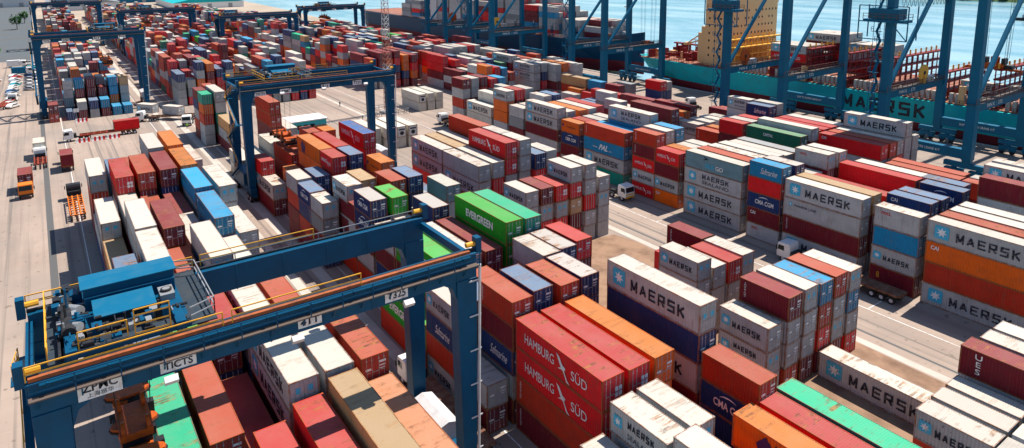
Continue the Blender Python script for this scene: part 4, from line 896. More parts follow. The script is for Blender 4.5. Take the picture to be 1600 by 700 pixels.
# ================================================================== quay cranes
YL, YW = 154.0, 182.0
def quay_crane(label, xc, half=9.5, stair=1, plat=True, reel=None, spread=None, txt='M/N K  :  STS'):
    t = thing('quay_crane', label, 'quay crane', (xc, YL, 0), 0, 'blue ship to shore cranes on the quay')
    for sx in (-1, 1):
        for y, wy in ((0, .95), (YW-YL, .85)):
            b = MB(); x = sx*half
            b.add([(x-.9,y-wy,4.2),(x+.9,y-wy,4.2),(x+.9,y+wy,4.2),(x-.9,y+wy,4.2),(x-.75,y-wy*.9,52),(x+.75,y-wy*.9,52),(x+.75,y+wy*.9,52),(x-.75,y+wy*.9,52)],
                  [(0,3,2,1),(4,5,6,7),(0,1,5,4),(1,2,6,5),(2,3,7,6),(3,0,4,7)])
            b.build('leg', M_QBLUE, t)
            bo = MB(); bo.box(x-4.2, x+4.2, y-.55, y+.55, 2.4, 3.4, 0); bo.box(x-.8, x+.8, y-.6, y+.6, 3.4, 4.2, 0); bo.box(x-4.0, x-.6, y-.6, y+.6, 1.3, 2.0, 0); bo.box(x+.6, x+4.0, y-.6, y+.6, 1.3, 2.0, 0); bo.box(x-2.7, x-1.9, y-.4, y+.4, 2.0, 2.4, 0); bo.box(x+1.9, x+2.7, y-.4, y+.4, 2.0, 2.4, 0)
            for k in (-3.4, -1.3, 1.3, 3.4):
                bo.tube((x+k, y-.3, .55), (x+k, y+.3, .55), .55, 10, 1); bo.box(x+k-.6, x+k+.6, y-.4, y+.4, .8, 1.5, 0)
            bo.build('bogie', [M_QBLUE, M_DARK], t)
        x = sx*half
        b = MB(); b.add([(x-.6,.7,14.2),(x+.6,.7,14.2),(x+.6,27.3,14.4),(x-.6,27.3,14.4),(x-.6,.7,15.9),(x+.6,.7,15.9),(x+.6,27.3,15.9),(x-.6,27.3,15.9)],
              [(0,3,2,1),(4,5,6,7),(0,1,5,4),(1,2,6,5),(2,3,7,6),(3,0,4,7)]); pb = b.build('portal_beam', M_QBLUE, t)
        l = link('lettering', text_mesh('qc'+txt, txt, 7.5, .8, M_WHITE), pb, (x+.62, 9, 15.1)); l.rotation_euler = (0, 0, math.pi/2)
        rb = MB(); railing(rb, [(x-.9, -1.0, 15.95), (x-.9, 27, 15.95)], 1.1, 0, 2.2, .05); railing(rb, [(x+.9, -1.0, 15.95), (x+.9, 27, 15.95)], 1.1, 0, 2.2, .05); rb.box(x-.95, x+.95, -1.5, 27, 15.905, 15.95)
        rb.build('railing', M_GRATE, t)
        b = MB(); b.tube((x, .8, 16.5), (x, 27, 46), .52, 10); b.build('brace', M_QBLUE, t)
    for y in (0, YW-YL):
        b = MB(); b.box(-half+.92, half-.92, y-.75, y+.75, 4.3, 6.3); tb = b.build('tie_beam', M_QBLUE, t)
        l = link('lettering', text_mesh('tie', 'SHIP TO SHORE CRANE 41T', 7.5, .55, M_WHITE), tb, (0, y-.76, 5.3))
        b = MB(); b.box(-half+.75, half-.75, y-.7, y+.7, 47, 49.4); b.build('upper_tie', M_QBLUE, t)
    for x in (-3.4, 3.4):
        b = MB(); b.box(x-.6, x+.6, -16, 84, 49.4, 51.6); b.build('boom', M_QBLUE, t)
    b = MB(); b.box(-5, 5, -14, -2, 51.6, 57); b.build('machine_house', M_QBLUE, t)
    # stair tower on a landside leg
    x = stair*half; b = MB(); xo = x-1.5
    for dx in (-1.4, 0):
        for dy in (-1.6, .2): b.bar((xo+dx, dy, 3.4), (xo+dx, dy, 46), .09, .09)
    z = 4.0; k = 0
    while z < 44:
        y1, y2 = (-1.6, .2) if k % 2 else (.2, -1.6)
        b.bar((xo-.7, y1, z), (xo-.7, y2, z+2.3), .6, .06); b.box(xo-1.7, xo+.3, y2-.5, y2+.5, z+2.25, z+2.32)
        railing(b, [(xo-1.7, y2-.5, z+2.3), (xo-1.7, y2+.5, z+2.3)], 1.0, 0, 1, .04); z += 2.3; k += 1
    b.build('stair_tower', M_QBLUE, t)
    if plat:
        b = MB(); b.box(x-5.2, x+3.6, -2.2, 1.8, 31.4, 32.0, 0); b.box(x-4.0, x+2.4, -2.0, 1.6, 32.1, 34.4, 0)
        railing(b, [(x-5.2, -2.2, 32), (x+3.6, -2.2, 32), (x+3.6, 1.8, 32)], 1.2, 1, 1.4, .05)
        for dx, yy in ((-6.0, -2.4), (4.6, -2.4), (-6.0, 1.8), (4.6, 1.8)): b.bar((x+dx, yy, 27.6), (x+dx, yy, 35), .2, .2, 0)
        for zz in (27.6, 31.5, 35): b.bar((x-6, -2.4, zz), (x+4.6, -2.4, zz), .2, .2, 0)
        b.bar((x+4.6, -2.4, 27.6), (x+1.0, -2.4, 31.5), .18, .18, 0)
        b.build('service_platform', [M_QBLUE, M_GRATE], t)
        b = MB()
        for q in range(14):
            y0 = 4+q*1.8
            pts = [(x, y0+1.8*i/6, 37-2.6*math.sin(math.pi*i/6)) for i in range(7)]
            for p, q_ in zip(pts[:-1], pts[1:]): b.bar(p, q_, .07, .07)
        b.bar((x, 4, 37.1), (x, 30, 37.1), .15, .15); b.build('festoon_cable', M_DARK, t)
    if reel:
        y, mat = reel; b = MB(); b.tube((x-.0, y, 18.4), (x+.5, y, 18.4), 2.0, 20, 0); b.tube((x-.1, y, 18.4), (x+.6, y, 18.4), .5, 10, 1); b.box(x-.3, x+.8, y-.3, y+.3, 15.95, 18, 0); b.box(x-.4, x+.6, y+2.5, y+5, 15.95, 17.4, 2)
        b.build('cable_reel', [mat, M_DARK, M_LGREY], t)
    if spread:
        y, z = spread; sp = MB()
        sp.box(-6, 6, -.35, .35, 0, .5, 0); sp.box(-6.1, -5.8, -1.2, 1.2, -.1, .5, 0); sp.box(5.8, 6.1, -1.2, 1.2, -.1, .5, 0); sp.box(-2.2, 2.2, -1.1, 1.1, .5, 1.6, 0); sp.box(-4, -2.4, -.9, .9, .5, 1.4, 1); sp.box(2.4, 4, -.9, .9, .5, 1.4, 1); sp.tube((0, 0, 1.6), (0, 0, 3.2), 1.0, 10, 0)
        for k in (-2, 2): sp.box(k-.4, k+.4, -1, 1, 1.6, 3.0, 1)
        so_ = sp.build('spreader', [M_SPR, M_DARK], t, (-1.5, y, z))
        rp = MB()
        for k in (-2.6, -2.2, 2.2, 2.6):
            for yy in (-.8, .8): rp.tube((k, yy, 3), (k*1.2, yy*1.6, 50-z), .045, 4)
        rp.build('hoist_rope', M_DARK, so_)
    return t
quay_crane('quay crane at the right edge with orange spreader hanging over the teal ship', -65.2, 8.8, -1, True, (17, M_YEL2), (38, 18.0))
quay_crane('quay crane standing in front of the cream superstructure', -108.3, 8.8, -1, True, (8, M_SPR))
quay_crane('quay crane over the gap between the two ships', -174.5, 8.4, -1, False, None, (31, 12.5))
quay_crane('quay crane beside the blue ship, right one of the far pair', -243, 8.6, -1, True, (14, M_YEL2))
quay_crane('quay crane beside the blue ship, left one of the far pair', -282, 8.6, -1, True, (14, M_SPR))
quay_crane('quay crane beyond the right edge of the photo', -22, 8.6, -1, False)
# ================================================================== ships
def hull(t, xs, yn, yf, deck, split, bottom, mat):
    """xs: list of (x, half width factor at deck, factor at the waterline, deck height)"""
    yc = (yn+yf)/2; hw = (yf-yn)/2
    for lo, hi, mt, nm in ((split, None, mat, 'hull'), (bottom, split, M_BOOT, 'lower_hull')):
        b = MB(); n = len(xs); vs = []
        for x, fd, fw, dz in xs:
            zt = dz if hi is None else hi
            def wdt(z): u_ = (z-bottom)/(dz-bottom); return hw*(fw+(fd-fw)*u_)
            vs += [(x, yc-wdt(zt), zt), (x, yc-wdt(lo), lo), (x, yc+wdt(lo), lo), (x, yc+wdt(zt), zt)]
        fs = []
        for i in range(n-1):
            a_ = i*4; c_2 = a_+4
            fs += [(a_, a_+1, c_2+1, c_2), (a_+2, a_+3, c_2+3, c_2+2), (a_+3, a_, c_2, c_2+3)] if hi is None else [(a_, a_+1, c_2+1, c_2), (a_+2, a_+3, c_2+3, c_2+2)]
        fs += [(0, 1, 2, 3), (n*4-1, n*4-2, n*4-3, n*4-4)]
        b.add(vs, fs); b.build(nm, mt, t)
ts = thing('container_ship', 'teal container ship with red lashing bridges, its hull lettered in black', 'ship', (-90, 220, -3))
hull_loc = Vector((-90, 220, -3))
class Off: pass
def rel(o): o.location = o.location-hull_loc; return o
tsk = [(-203, .70, .10, 5.6), (-198, .90, .30, 5.5), (-190, .97, .62, 5.4), (-178, 1, .88, 5.3), (-160, 1, 1, 5.2), (60, 1, 1, 5.2), (90, .8, .6, 6), (112, .05, .02, 8)]
hull(ts, tsk, 204, 238, 5.2, -1.4, -6, M_TEAL)
MB().box(-199, 95, 205.2, 236.8, 5.21, 5.5).build('deck', M_SHDECK, ts)
l = link('lettering', wide_word('MAERSK', 25.5, 4.0, M_BLACK, .19, .05), ts, (-98.6, 203.97, 1.9))
cr = MB(); cr.box(-168, -158, 207.5, 238, 5.5, 31.5, 0); cr.box(-170.5, -168, 208.5, 222, 5.5, 20, 0); cr.box(-166, -159, 205.5, 240, 28.5, 31, 0)
for z in (8.2, 11.0, 13.8, 16.6, 19.4, 22.2, 25.0, 27.8): cr.box(-168.06, -157.94, 207.44, 238.06, z-.06, z, 0)
ss = cr.build('superstructure', M_CREAM, ts)
rw = random.Random(9)
for z in (9.4, 12.2, 15.0, 17.8, 20.6, 23.4, 26.2):
    b = MB()
    for y in np.arange(209.5, 237, 2.1):
        if rw.random() < .72: b.box(-157.95, -157.9, y-.28, y+.28, z-.4, z+.4)
    for x in (-166, -163.4, -160.8):
        b.box(x-.3, x+.3, 207.4, 207.45, z-.4, z+.4)
    b.build('window_row', M_GLASS, ss)
b = MB(); b.bar((-171, 209, 14.5), (-177.5, 209, 12.6), .5, .5); b.bar((-171, 209, 17), (-177.5, 209, 12.8), .4, .4); b.box(-178.2, -177, 207.5, 210.5, 12.2, 13.2); b.box(-172, -170.5, 208.5, 210, 6, 17.5); b.build('lifeboat_davit', M_CREAM, ts)
b = MB(); b.tube((-164, 222, 31.5), (-163, 222, 38), 2.2, 12); b.build('funnel', M_TEAL, ts)
def lash(x, z1, mat, posts=M_YEL2, y0=206, y1=236.5, parent=ts, z0=5.5, nm='lashing_bridge'):
    b = MB()
    for i_, y in enumerate(np.arange(y0, y1+.1, 3.4)):
        for dx in (-.6, .6): b.box(x+dx-.12, x+dx+.12, y-.12, y+.12, z0, z1, 0)
        b.box(x-.2, x+.2, y-.12, y+.12, z1, z1+1.5, 1)
    zz = z0+2.6
    while zz <= z1+.01:
        b.box(x-.9, x+.9, y0-.4, y1+.4, zz-.22, zz+.22, 0)
        for s in (-.8, .8): b.bar((x+s, y0-.4, zz+1.05), (x+s, y1+.4, zz+1.05), .07, .07, 1 if zz > z1-1 else 0)
        zz += 2.65
    for y in np.arange(y0, y1-2, 5.0): b.bar((x+.7, y, z0), (x+.7, y+2.5, z0+2.6), .14, .14, 0)
    b.build(nm, [mat, posts], parent)
lash(-155.5, 16.3, M_YEL2); lash(-153.5, 13.6, M_YEL2, y1=228)
for x, z in ((-124, 16.3), (-111, 16.3), (-97.5, 16.3), (-84, 13.6), (-70.5, 16.3), (-57, 16.3), (-43, 16.3), (-29, 13.6)): lash(x, z, M_LASH)
for xa in (-151, -137.5, -123.5, -110, -96.5, -83, -69.5, -56, -42):
    b = MB(); b.box(xa+1.2, xa+11, 207, 235.5, 5.5, 7.1, 0)
    for y in np.arange(207.6, 235, 3.5): b.box(xa+1.6, xa+10.6, y, y+3.1, 7.11, 7.3, 0)
    for xx in np.arange(xa+1.6, xa+11, 1.5): b.box(xx, xx+.9, 205.4, 206.6, 5.5, 8.2, 1)
    b.build('hatch_cover', [M_SHDECK, M_CONC], ts)
# stern deck gear
b = MB(); rz = random.Random(11)
for _ in range(46):
    x = rz.uniform(-197, -171); y = rz.uniform(207, 234); sx, sy, sz = rz.uniform(.3, 1.2), rz.uniform(.3, 1.6), rz.uniform(.8, 3.6)
    b.box(x-sx, x+sx, y-sy, y+sy, 5.5, 5.5+sz, rz.choice((0, 0, 1)))
for x in np.arange(-198, -170, 2.4): b.bar((x, 205.6, 5.5), (x, 205.6, 9.2), .14, .14, 0); b.bar((x, 235.5, 5.5), (x, 235.5, 10.5), .16, .16, 2)
for z in (7.4, 9.2): b.bar((-198, 205.6, z), (-171, 205.6, z), .16, .16, 0)
for z in (8.4, 10.5): b.bar((-198, 235.5, z), (-171, 235.5, z), .2, .2, 2)
b.box(-196, -172, 222, 224, 10, 10.5, 0)
for x in (-195, -188, -181, -174): b.box(x-.3, x+.3, 222.6, 223.4, 5.5, 10, 0)
b.build('stern_deck_gear', [M_LASH, M_CREAM, M_LASH], ts)
b = MB(); railing(b, [(-199, 204.6, 5.5), (60, 204.3, 5.5)], 1.1, 0, 2.5, .05); b.build('deck_rail', M_LASH, ts)
b = MB(); b.box(-79, -77.6, 205.0, 206.2, 5.5, 10.5); b.box(-126, -124.4, 205, 206.2, 5.5, 10.5, 0); b.build('deck_crane_post', M_CREAM, ts)
for o in list(kids(ts)): rel(o)
SK = .924   # the ships' size and berth, fitted to the quay edge
ts.location = (-90*SK, 220*SK, CAMZ-(CAMZ+3)*SK); ts.scale = (SK, SK, SK)
bs = thing('container_ship', 'dark blue container ship loaded with stacked containers, moored behind the open yard', 'ship', (-330, 222, -3))
hull_loc = Vector((-330, 222, -3))
bsk = [(-214, .03, .02, 13.2), (-219, .30, .04, 12.2), (-226, .58, .14, 11.0), (-236, .82, .38, 9.6), (-250, .96, .75, 8.6), (-268, 1, .97, 8.3), (-480, 1, 1, 8.3), (-500, .9, .6, 8.6)][::-1]
hull(bs, bsk, 204.5, 241, 8.3, -.6, -6, M_NAVYH)
MB().box(-498, -248, 206, 239.5, 8.31, 8.58).build('deck', M_SHDECK, bs)
b = MB(); b.box(-233, -225, 214, 231, 9.6, 10.4, 0)
for _ in range(14): x = rz.uniform(-234, -222); y = rz.uniform(215, 230); b.box(x-.6, x+.6, y-.6, y+.6, 10.4, 10.4+rz.uniform(.6, 2), rz.choice((0, 1)))
b.build('forecastle_gear', [M_SHDECK, M_LGREY], bs)
MB().tube((-224, 222.5, 11), (-224, 222.5, 28), .5, 8).box(-224.3, -223.7, 220, 225, 24, 24.4).build('foremast', M_CREAM, bs)
b = MB(); b.bar((-216.5, 221.0, 11.3), (-219.5, 220.2, 3.5), .35, .35); b.build('anchor_chain', M_DARK, bs)
b = MB(); railing(b, [(-248, 206, 8.6), (-495, 205, 8.6)], 1.2, 0, 3, .06); b.build('deck_rail', M_LGREY, bs)
cr = MB(); cr.box(-386, -378, 207, 239, 8.6, 34, 0); ssb = cr.build('superstructure', M_LGREY, bs)
for z in (12, 15, 18, 21, 24, 27):
    b = MB()
    for y in np.arange(209, 238, 2.4): b.box(-377.98, -377.9, y-.35, y+.35, z-.4, z+.4)
    b.build('window_row', M_GLASS, ssb)
for x in (-246.5, -261, -276, -292, -309, -326, -343, -360, -400):
    lash(x, 13.8, M_NAVYH, M_LGREY, 207, 238, bs, 8.6)
for o in list(kids(bs)): rel(o)
bs.location = (-330*SK, 222*SK, CAMZ-(CAMZ+3)*SK); bs.scale = (SK, SK, SK)
b = MB(); tb = thing('tugboat', 'small dark workboat on the open water near the far bank', 'boat', (-200, 622, -3.2))
MB().add([( -8,-2.4,0),(7,-2.6,0),(11,0,0),(7,2.6,0),(-8,2.4,0),(-8,-2.8,2.0),(7,-3,2.2),(12,0,3.0),(7,3,2.2),(-8,2.8,2.0)], [(0,4,3,2,1),(5,6,7,8,9),(0,1,6,5),(1,2,7,6),(2,3,8,7),(3,4,9,8),(4,0,5,9)]) if False else None
h = MB(); h.add([(-8,-2.4,0),(7,-2.6,0),(11,0,0),(7,2.6,0),(-8,2.4,0),(-8,-2.8,2.0),(7,-3,2.2),(12,0,3.0),(7,3,2.2),(-8,2.8,2.0)], [(0,4,3,2,1),(5,6,7,8,9),(0,1,6,5),(1,2,7,6),(2,3,8,7),(3,4,9,8),(4,0,5,9)]); h.build('hull', M_DARK, tb)
MB().box(-1, 5, -1.8, 1.8, 2.1, 4.6).box(0, 3.4, -1.4, 1.4, 4.6, 6.6).build('wheelhouse', M_GREY, tb); MB().tube((-.5, 0, 4.6), (-.5, 0, 10), .15, 6).build('mast', M_DARK, tb)
# ================================================================== vehicles
def wheel(par, x, y, r=.5, w_=.28):
    o = MB().tube((x, y-w_/2, r), (x, y+w_/2, r), r, 16).build('wheel', M_TYRE, par)
    MB().tube((x, y-w_/2-.015, r), (x, y+w_/2+.015, r), r*.52, 12).build('rim', M_LGREY, o); return o
def cab(par, x, mat=M_TRW, yellow=False):
    """truck cab whose front face is at +x from x"""
    b = MB(); b.prism([(x, .75), (x+2.15, .75), (x+2.2, 1.7), (x+2.0, 2.95), (x+.2, 3.1), (x, 2.6)], (-1.2, 1.2), 0, 'y'); o = b.build('cab', mat, par); bevel(o, .09)
    MB().prism([(x+2.205, 1.8), (x+2.21, 1.82), (x+2.05, 2.72), (x+2.03, 2.70)], (-1.05, 1.05)).build('windscreen', M_GLASS, o)
    for s in (-1, 1):
        ya, yb = sorted((s*1.2, s*1.22)); MB().prism([(x+.9, 1.85), (x+1.95, 1.85), (x+1.85, 2.6), (x+.95, 2.6)], (ya, yb)).build('side_window', M_GLASS, o)
        MB().box(x+1.95, x+2.1, s*1.42-.07, s*1.42+.07, 1.8, 2.5).build('mirror', M_DARK, o)
    MB().box(x+2.17, x+2.26, -1.15, 1.15, .72, 1.05).build('bumper', M_YEL if yellow else M_DARK, o)
    if yellow: MB().box(x+2.205, x+2.23, -1.1, 1.1, 1.3, 1.52).build('stripe', M_YEL, o)
def truck(label, loc, rz, trailer=12.0, deckm=M_TRR, cabm=M_TRW, yellow=False, load=None, flatdeck=False, cabon=True, group='terminal trucks in the yard'):
    t = thing('terminal_truck', label, 'truck', loc, rz, group)
    if cabon:
        cab(t, 0, cabm, yellow)
        b = MB(); b.box(-3.6, 0, -.45, -.2, .85, 1.1); b.box(-3.6, 0, .2, .45, .85, 1.1); b.box(-.7, -.05, -1.0, 1.0, .9, 1.9); b.box(-2.9, -1.6, -.6, .6, 1.1, 1.25); b.build('chassis', M_DARK, t)
        for x in (1.1, -1.6, -2.9):
            for s in (-1, 1): wheel(t, x, s*1.0)
    if trailer:
        x1, x0 = -1.4, -1.4-trailer; z = 1.35
        b = MB()
        if flatdeck: b.box(x0, x1, -1.22, 1.22, z, z+.14)
        b.box(x0, x1, -.55, -.35, z-.35, z); b.box(x0, x1, .35, .55, z-.35, z)
        for x in np.arange(x0+.1, x1, 1.45): b.box(x-.1, x+.1, -1.2, 1.2, z-.16, z-.005)
        for s in (-1, 1): ya, yb = sorted((s*1.2, s*1.08)); b.box(x0, x1, ya, yb, z-.18, z+(.0 if flatdeck else .12))
        b.build('trailer_deck' if flatdeck else 'trailer_frame', deckm, t)
        for x in (x0+1.0, x0+2.3, x0+3.6)[:3 if trailer > 9 else 2]:
            for s in (-1, 1): wheel(t, x, s*1.0)
        MB().box(x1-2.4, x1-2.2, -.9, -.7, .3, z-.2).box(x1-2.4, x1-2.2, .7, .9, .3, z-.2).build('landing_leg', M_DARK, t)
    return t
def loose(x, y, z, rz, L, H, code, lab, mark='.', grp='containers carried on trailers'):
    P_ = P[code]; body, roof, doors, rods = cont_meshes(L, H)
    t = thing('shipping_container', lab, 'container', (x, y, z), rz, grp)
    o = link('body', body, t); o.color = (*P_[0], 1); o = link('roof', roof, t); o.color = (*P_[1], 1)
    for s in (0, 1): d = link('door', doors[s], t); d.color = (*P_[0], 1); link('lock_rods', rods[s], d)
    link('door_plates', plate_mesh('small'), t, (L/2-.022, 0, 0))
    add_mark(t, mark, L, H, P_[0]); return t
PI = math.pi
truck('white truck with empty rusty flat trailer beside the near gantry legs', (-60.8, 29.6, 0), PI, 12.5, M_DECK, flatdeck=True)
truck('white tractor with yellow front stripe, without trailer, below the lettered fourth block', (-90.2, 88.9, 0), 0, 0, yellow=True)
truck('white truck with long dark flat trailer on the road left of the fourth block', (-54.5, 90.0, 0), PI, 14.5, M_DECK, flatdeck=True)
truck('white truck with red trailer carrying a red container across the open yard', (-205.5, 4.6, 0), -PI/2, 13.5, M_TRR)
loose(-205.6, 16.8, 1.37, -PI/2, 6.058, 2.6, 'r', 'red short container with bird emblem on the trailer crossing the open yard', 'H')
truck('white truck seen from behind under a cream container, on the drain line', (-188.5, -2.7, 0), PI, 6.6, M_TRR); loose(-193.5, -2.7, 1.37, 0, 6.058, 2.6, 'F', 'cream short container on the truck standing over the drain line')
truck('truck with maroon container right of the drain line', (-182.5, 2.2, 0), PI, 6.6, M_TRR) ; loose(-177.4, 2.2, 1.37, PI, 6.058, 2.6, 'm', 'maroon short container on the truck right of the drain line')
truck('truck with maroon container left of the drain line, nearest the left edge', (-160.5, -5.3, 0), 0, 6.6, M_TRO, M_TRO); loose(-165.7, -5.3, 1.37, 0, 6.058, 2.6, 'm', 'maroon short container on the truck nearest the left edge')
truck('empty orange skeletal trailer behind a black terminal tractor', (-152.5, 2.4, 0), PI, 12.4, M_TRO, M_DARK)
truck('white truck parked below the tall maroon and white stack, with an empty trailer', (-163.5, 91.2, 0), PI, 12.0, M_DECK, flatdeck=True)
truck('white truck facing the worker in the green vest', (-206.5, 32.0, 0), -.3, 0)
truck('truck with two white containers on the far side of the open yard', (-219.0, 22.8, 0), -PI*.62, 13.0, M_DECK)
for q, (xx, yy, lab) in enumerate(((-225.2, 24.4, 'left white container of the pair on the far trailers'), (-217.5, 30.2, 'right white container of the pair on the far trailers'))):
    loose(xx, yy, 1.4, .62, 7.6 if False else 6.058, 2.6, 'w', lab, 'M' if q == 0 else '.')
truck('white truck with red skeletal trailer by the far gantry foot', (-276, -9.5, 0), 2.9, 12, M_TRR)
tx = [(-233, 4.0)]
loose(-236, 1.2, 0, 0, 6.058, 2.6, 'b', 'lower brick red container standing alone beside the far gantry foot'); loose(-236, 1.2, 2.62, 0, 6.058, 2.6, 'm', 'upper maroon container standing alone beside the far gantry foot')
truck('cream forklift truck on the quay behind the containers', (-136, 163.5, 0), PI*.9, 0)
# cars
def car(label, loc, rz, mat):
    t = thing('parked_car', label, 'car', loc, rz, 'cars parked left of the yard')
    b = MB(); b.prism([(-2.2,.35),(2.2,.35),(2.25,.75),(1.2,.95),(.5,1.42),(-1.1,1.45),(-1.9,1.0),(-2.25,.9)], (-.88, .88), 0, 'y'); o = b.build('body', mat, t); bevel(o, .08)
    MB().prism([(1.12,.98),(.48,1.40),(.52,1.42),(1.18,.99)], (-.78, .78)).build('windscreen', M_GLASS, o)
    for s in (-1, 1):
        ya, yb = sorted((s*.88, s*.895)); MB().prism([(.95,1.0),(.42,1.36),(-1.0,1.38),(-1.6,1.02)], (ya, yb)).build('side_window', M_GLASS, o)
        for x in (-1.35, 1.35): wheel(t, x, s*.8, .33, .2)
    return t
cmats = {'white': M_TRW, 'silver': flat('silver_car_paint', (.45,.47,.5), .3, .4), 'teal': flat('teal_car_paint', (.02,.30,.36), .4), 'dark blue': flat('blue_car_paint', (.02,.08,.2), .3), 'red': flat('red_car_paint', (.4,.02,.02), .3)}
cars = {}
proto = {}
rz = random.Random(21); k = 0
kinds = ['white','white','silver','white','white','silver','dark blue','white','white','teal','white','silver','white','red']
placements = []
for i in range(15): placements.append((-266-i*5.2, -9.0-rz.uniform(0, 1.2), 2.5))
for i in range(15): placements.append((-262-i*5.2, -15.5-rz.uniform(0, 1.2), 2.5))
for i in range(10): placements.append((-300-i*9, -4.5, 1.2))
NTH = lambda i: str(i+1)
for i, (x, y, r_) in enumerate(placements):
    kd = kinds[i % len(kinds)]; row = 'right' if i < 15 else ('left' if i < 30 else 'loose')
    lab = f"{kd} parked car, {NTHW[i % 15] if i < 30 else NTHW[i-30]} from the near end, {row} parking row"
    if kd not in proto: proto[kd] = car(lab, (x, y, 0), r_, cmats[kd])
    else: copy_tree(proto[kd], (x, y, 0), r_+rz.uniform(-.06, .06), lab)
for i, (x, y, lab) in enumerate(((-412, -14, 'blue-grey bus'), (-420, -8, 'white box truck'))): pass
t = thing('box_van', 'white box van parked at the kerb far left', 'van', (-372, -9.5, 0), 1.4); MB().box(-3.4, 1.4, -1.15, 1.15, .6, 3.2).build('box', M_TRW, t); cab(t, 1.5)
for x in (-2.4, 2.6):
    for s in (-1, 1): wheel(t, x, s*.95, .42)
t = thing('box_van', 'white box van with blue cargo box, nearer of the two vans', 'van', (-345, -7.5, 0), 1.6); MB().box(-3.4, 1.4, -1.15, 1.15, .6, 3.2).build('box', M_SKYB, t); cab(t, 1.5)
for x in (-2.4, 2.6):
    for s in (-1, 1): wheel(t, x, s*.95, .42)
# ================================================================== yard furniture
def barrier(label, loc, rz=PI/2):
    t = thing('road_barrier', label, 'barrier', loc, rz, 'red and white road barriers')
    n_ = 6
    for i in range(n_):
        MB().prism([(-.35,0),(.35,0),(.2,.35),(.12,1.0),(-.12,1.0),(-.2,.35)], (i*.5-1.5, i*.5-1.02), 0, 'x').build('barrier_segment', M_REDL if i % 2 else M_WHITE, t)
    return t
for i, y in enumerate((6.5, 9.9, 13.3)): barrier(['left red and white barrier beside the truck crossing the yard', 'middle red and white barrier beside the truck crossing the yard', 'right red and white barrier beside the truck crossing the yard'][i], (-202.3, y, 0))
barrier('single red and white barrier in front of the far leftmost block', (-229.5, 7.6, 0))
t = thing('sign_post', 'small white sign on a post before the far leftmost block', 'sign', (-231.6, 6.6, 0)); MB().tube((0,0,0), (0,0,3.2), .06, 6).build('post', M_GREY, t); MB().box(-.03, .03, -.7, .7, 2.6, 3.7).build('sign_panel', M_WHITE, t)
# lattice mast
t = thing('lattice_mast', 'tall slender red and white lattice mast rising from the open yard', 'mast', (-187, 84.9, 0))
b = MB(); cpt = [(-.9,-.52),(.9,-.52),(0,1.04)]; zz = np.arange(0, 61, 1.5)
for i, z in enumerate(zz[:-1]):
    s0, s1 = 1.5-z*.012, 1.5-(z+1.5)*.012; m_ = 0 if int(z/7.5) % 2 == 0 else 1
    for j in range(3):
        p, q = cpt[j], cpt[(j+1) % 3]
        b.bar((p[0]*s0, p[1]*s0, z), (p[0]*s1, p[1]*s1, z+1.5), .13, .13, m_)
        b.bar((p[0]*s0, p[1]*s0, z), (q[0]*s1, q[1]*s1, z+1.5), .08, .08, m_); b.bar((p[0]*s0, p[1]*s0, z), (q[0]*s0, q[1]*s0, z), .08, .08, m_)
b.build('lattice', [M_MAST, M_LGREY], t); MB().box(-2, 2, -2, 2, 0, .5).build('footing', M_CONC, t)
MB().box(1.2, 1.7, -.6, .6, .5, 3.0).build('red_cabinet', M_REDL, t)
t = thing('mast_fence', 'low grey fence around the foot of the lattice mast', 'fence', (-187, 84.9, 0)); b = MB(); railing(b, [(-5,-4.5,0),(5,-4.5,0),(5,4.5,0),(-5,4.5,0),(-5,-4.5,0)], 1.5, 0, 1.6, .05); b.build('railing', M_GREY, t)
# site cabin with turquoise walls
t = thing('site_cabin', 'turquoise site cabin with white roof behind the middle gantry', 'cabin', (-172, 54.5, 0)); MB().box(-3.2, 3.2, -4.5, 4.5, 0, 5.2).build('wall', flat('turquoise_wall', (.04,.42,.46), .7), t); MB().box(-3.5, 3.5, -4.8, 4.8, 5.2, 5.45).build('roof', M_TRW, t)
for y in (-2.6, -.9, .8): MB().box(3.2, 3.24, y-.6, y+.6, 3.2, 4.3).build('window', M_GLASS, t)
# cones and small gear around the open pavement
def cone(label, loc):
    t = thing('traffic_cone', label, 'cone', loc, 0, 'cones on the open pavement'); MB().tube((0,0,.05), (0,0,.95), .28, 10, 0, .05).build('cone_body', M_SPR, t); MB().box(-.36,.36,-.36,.36,0,.05).build('cone_base', M_DARK, t)
cone('orange cone on the pavement left of the lattice mast', (-190, 66, 0)); cone('orange cone on the pavement nearer the middle gantry leg', (-180, 71, 0))
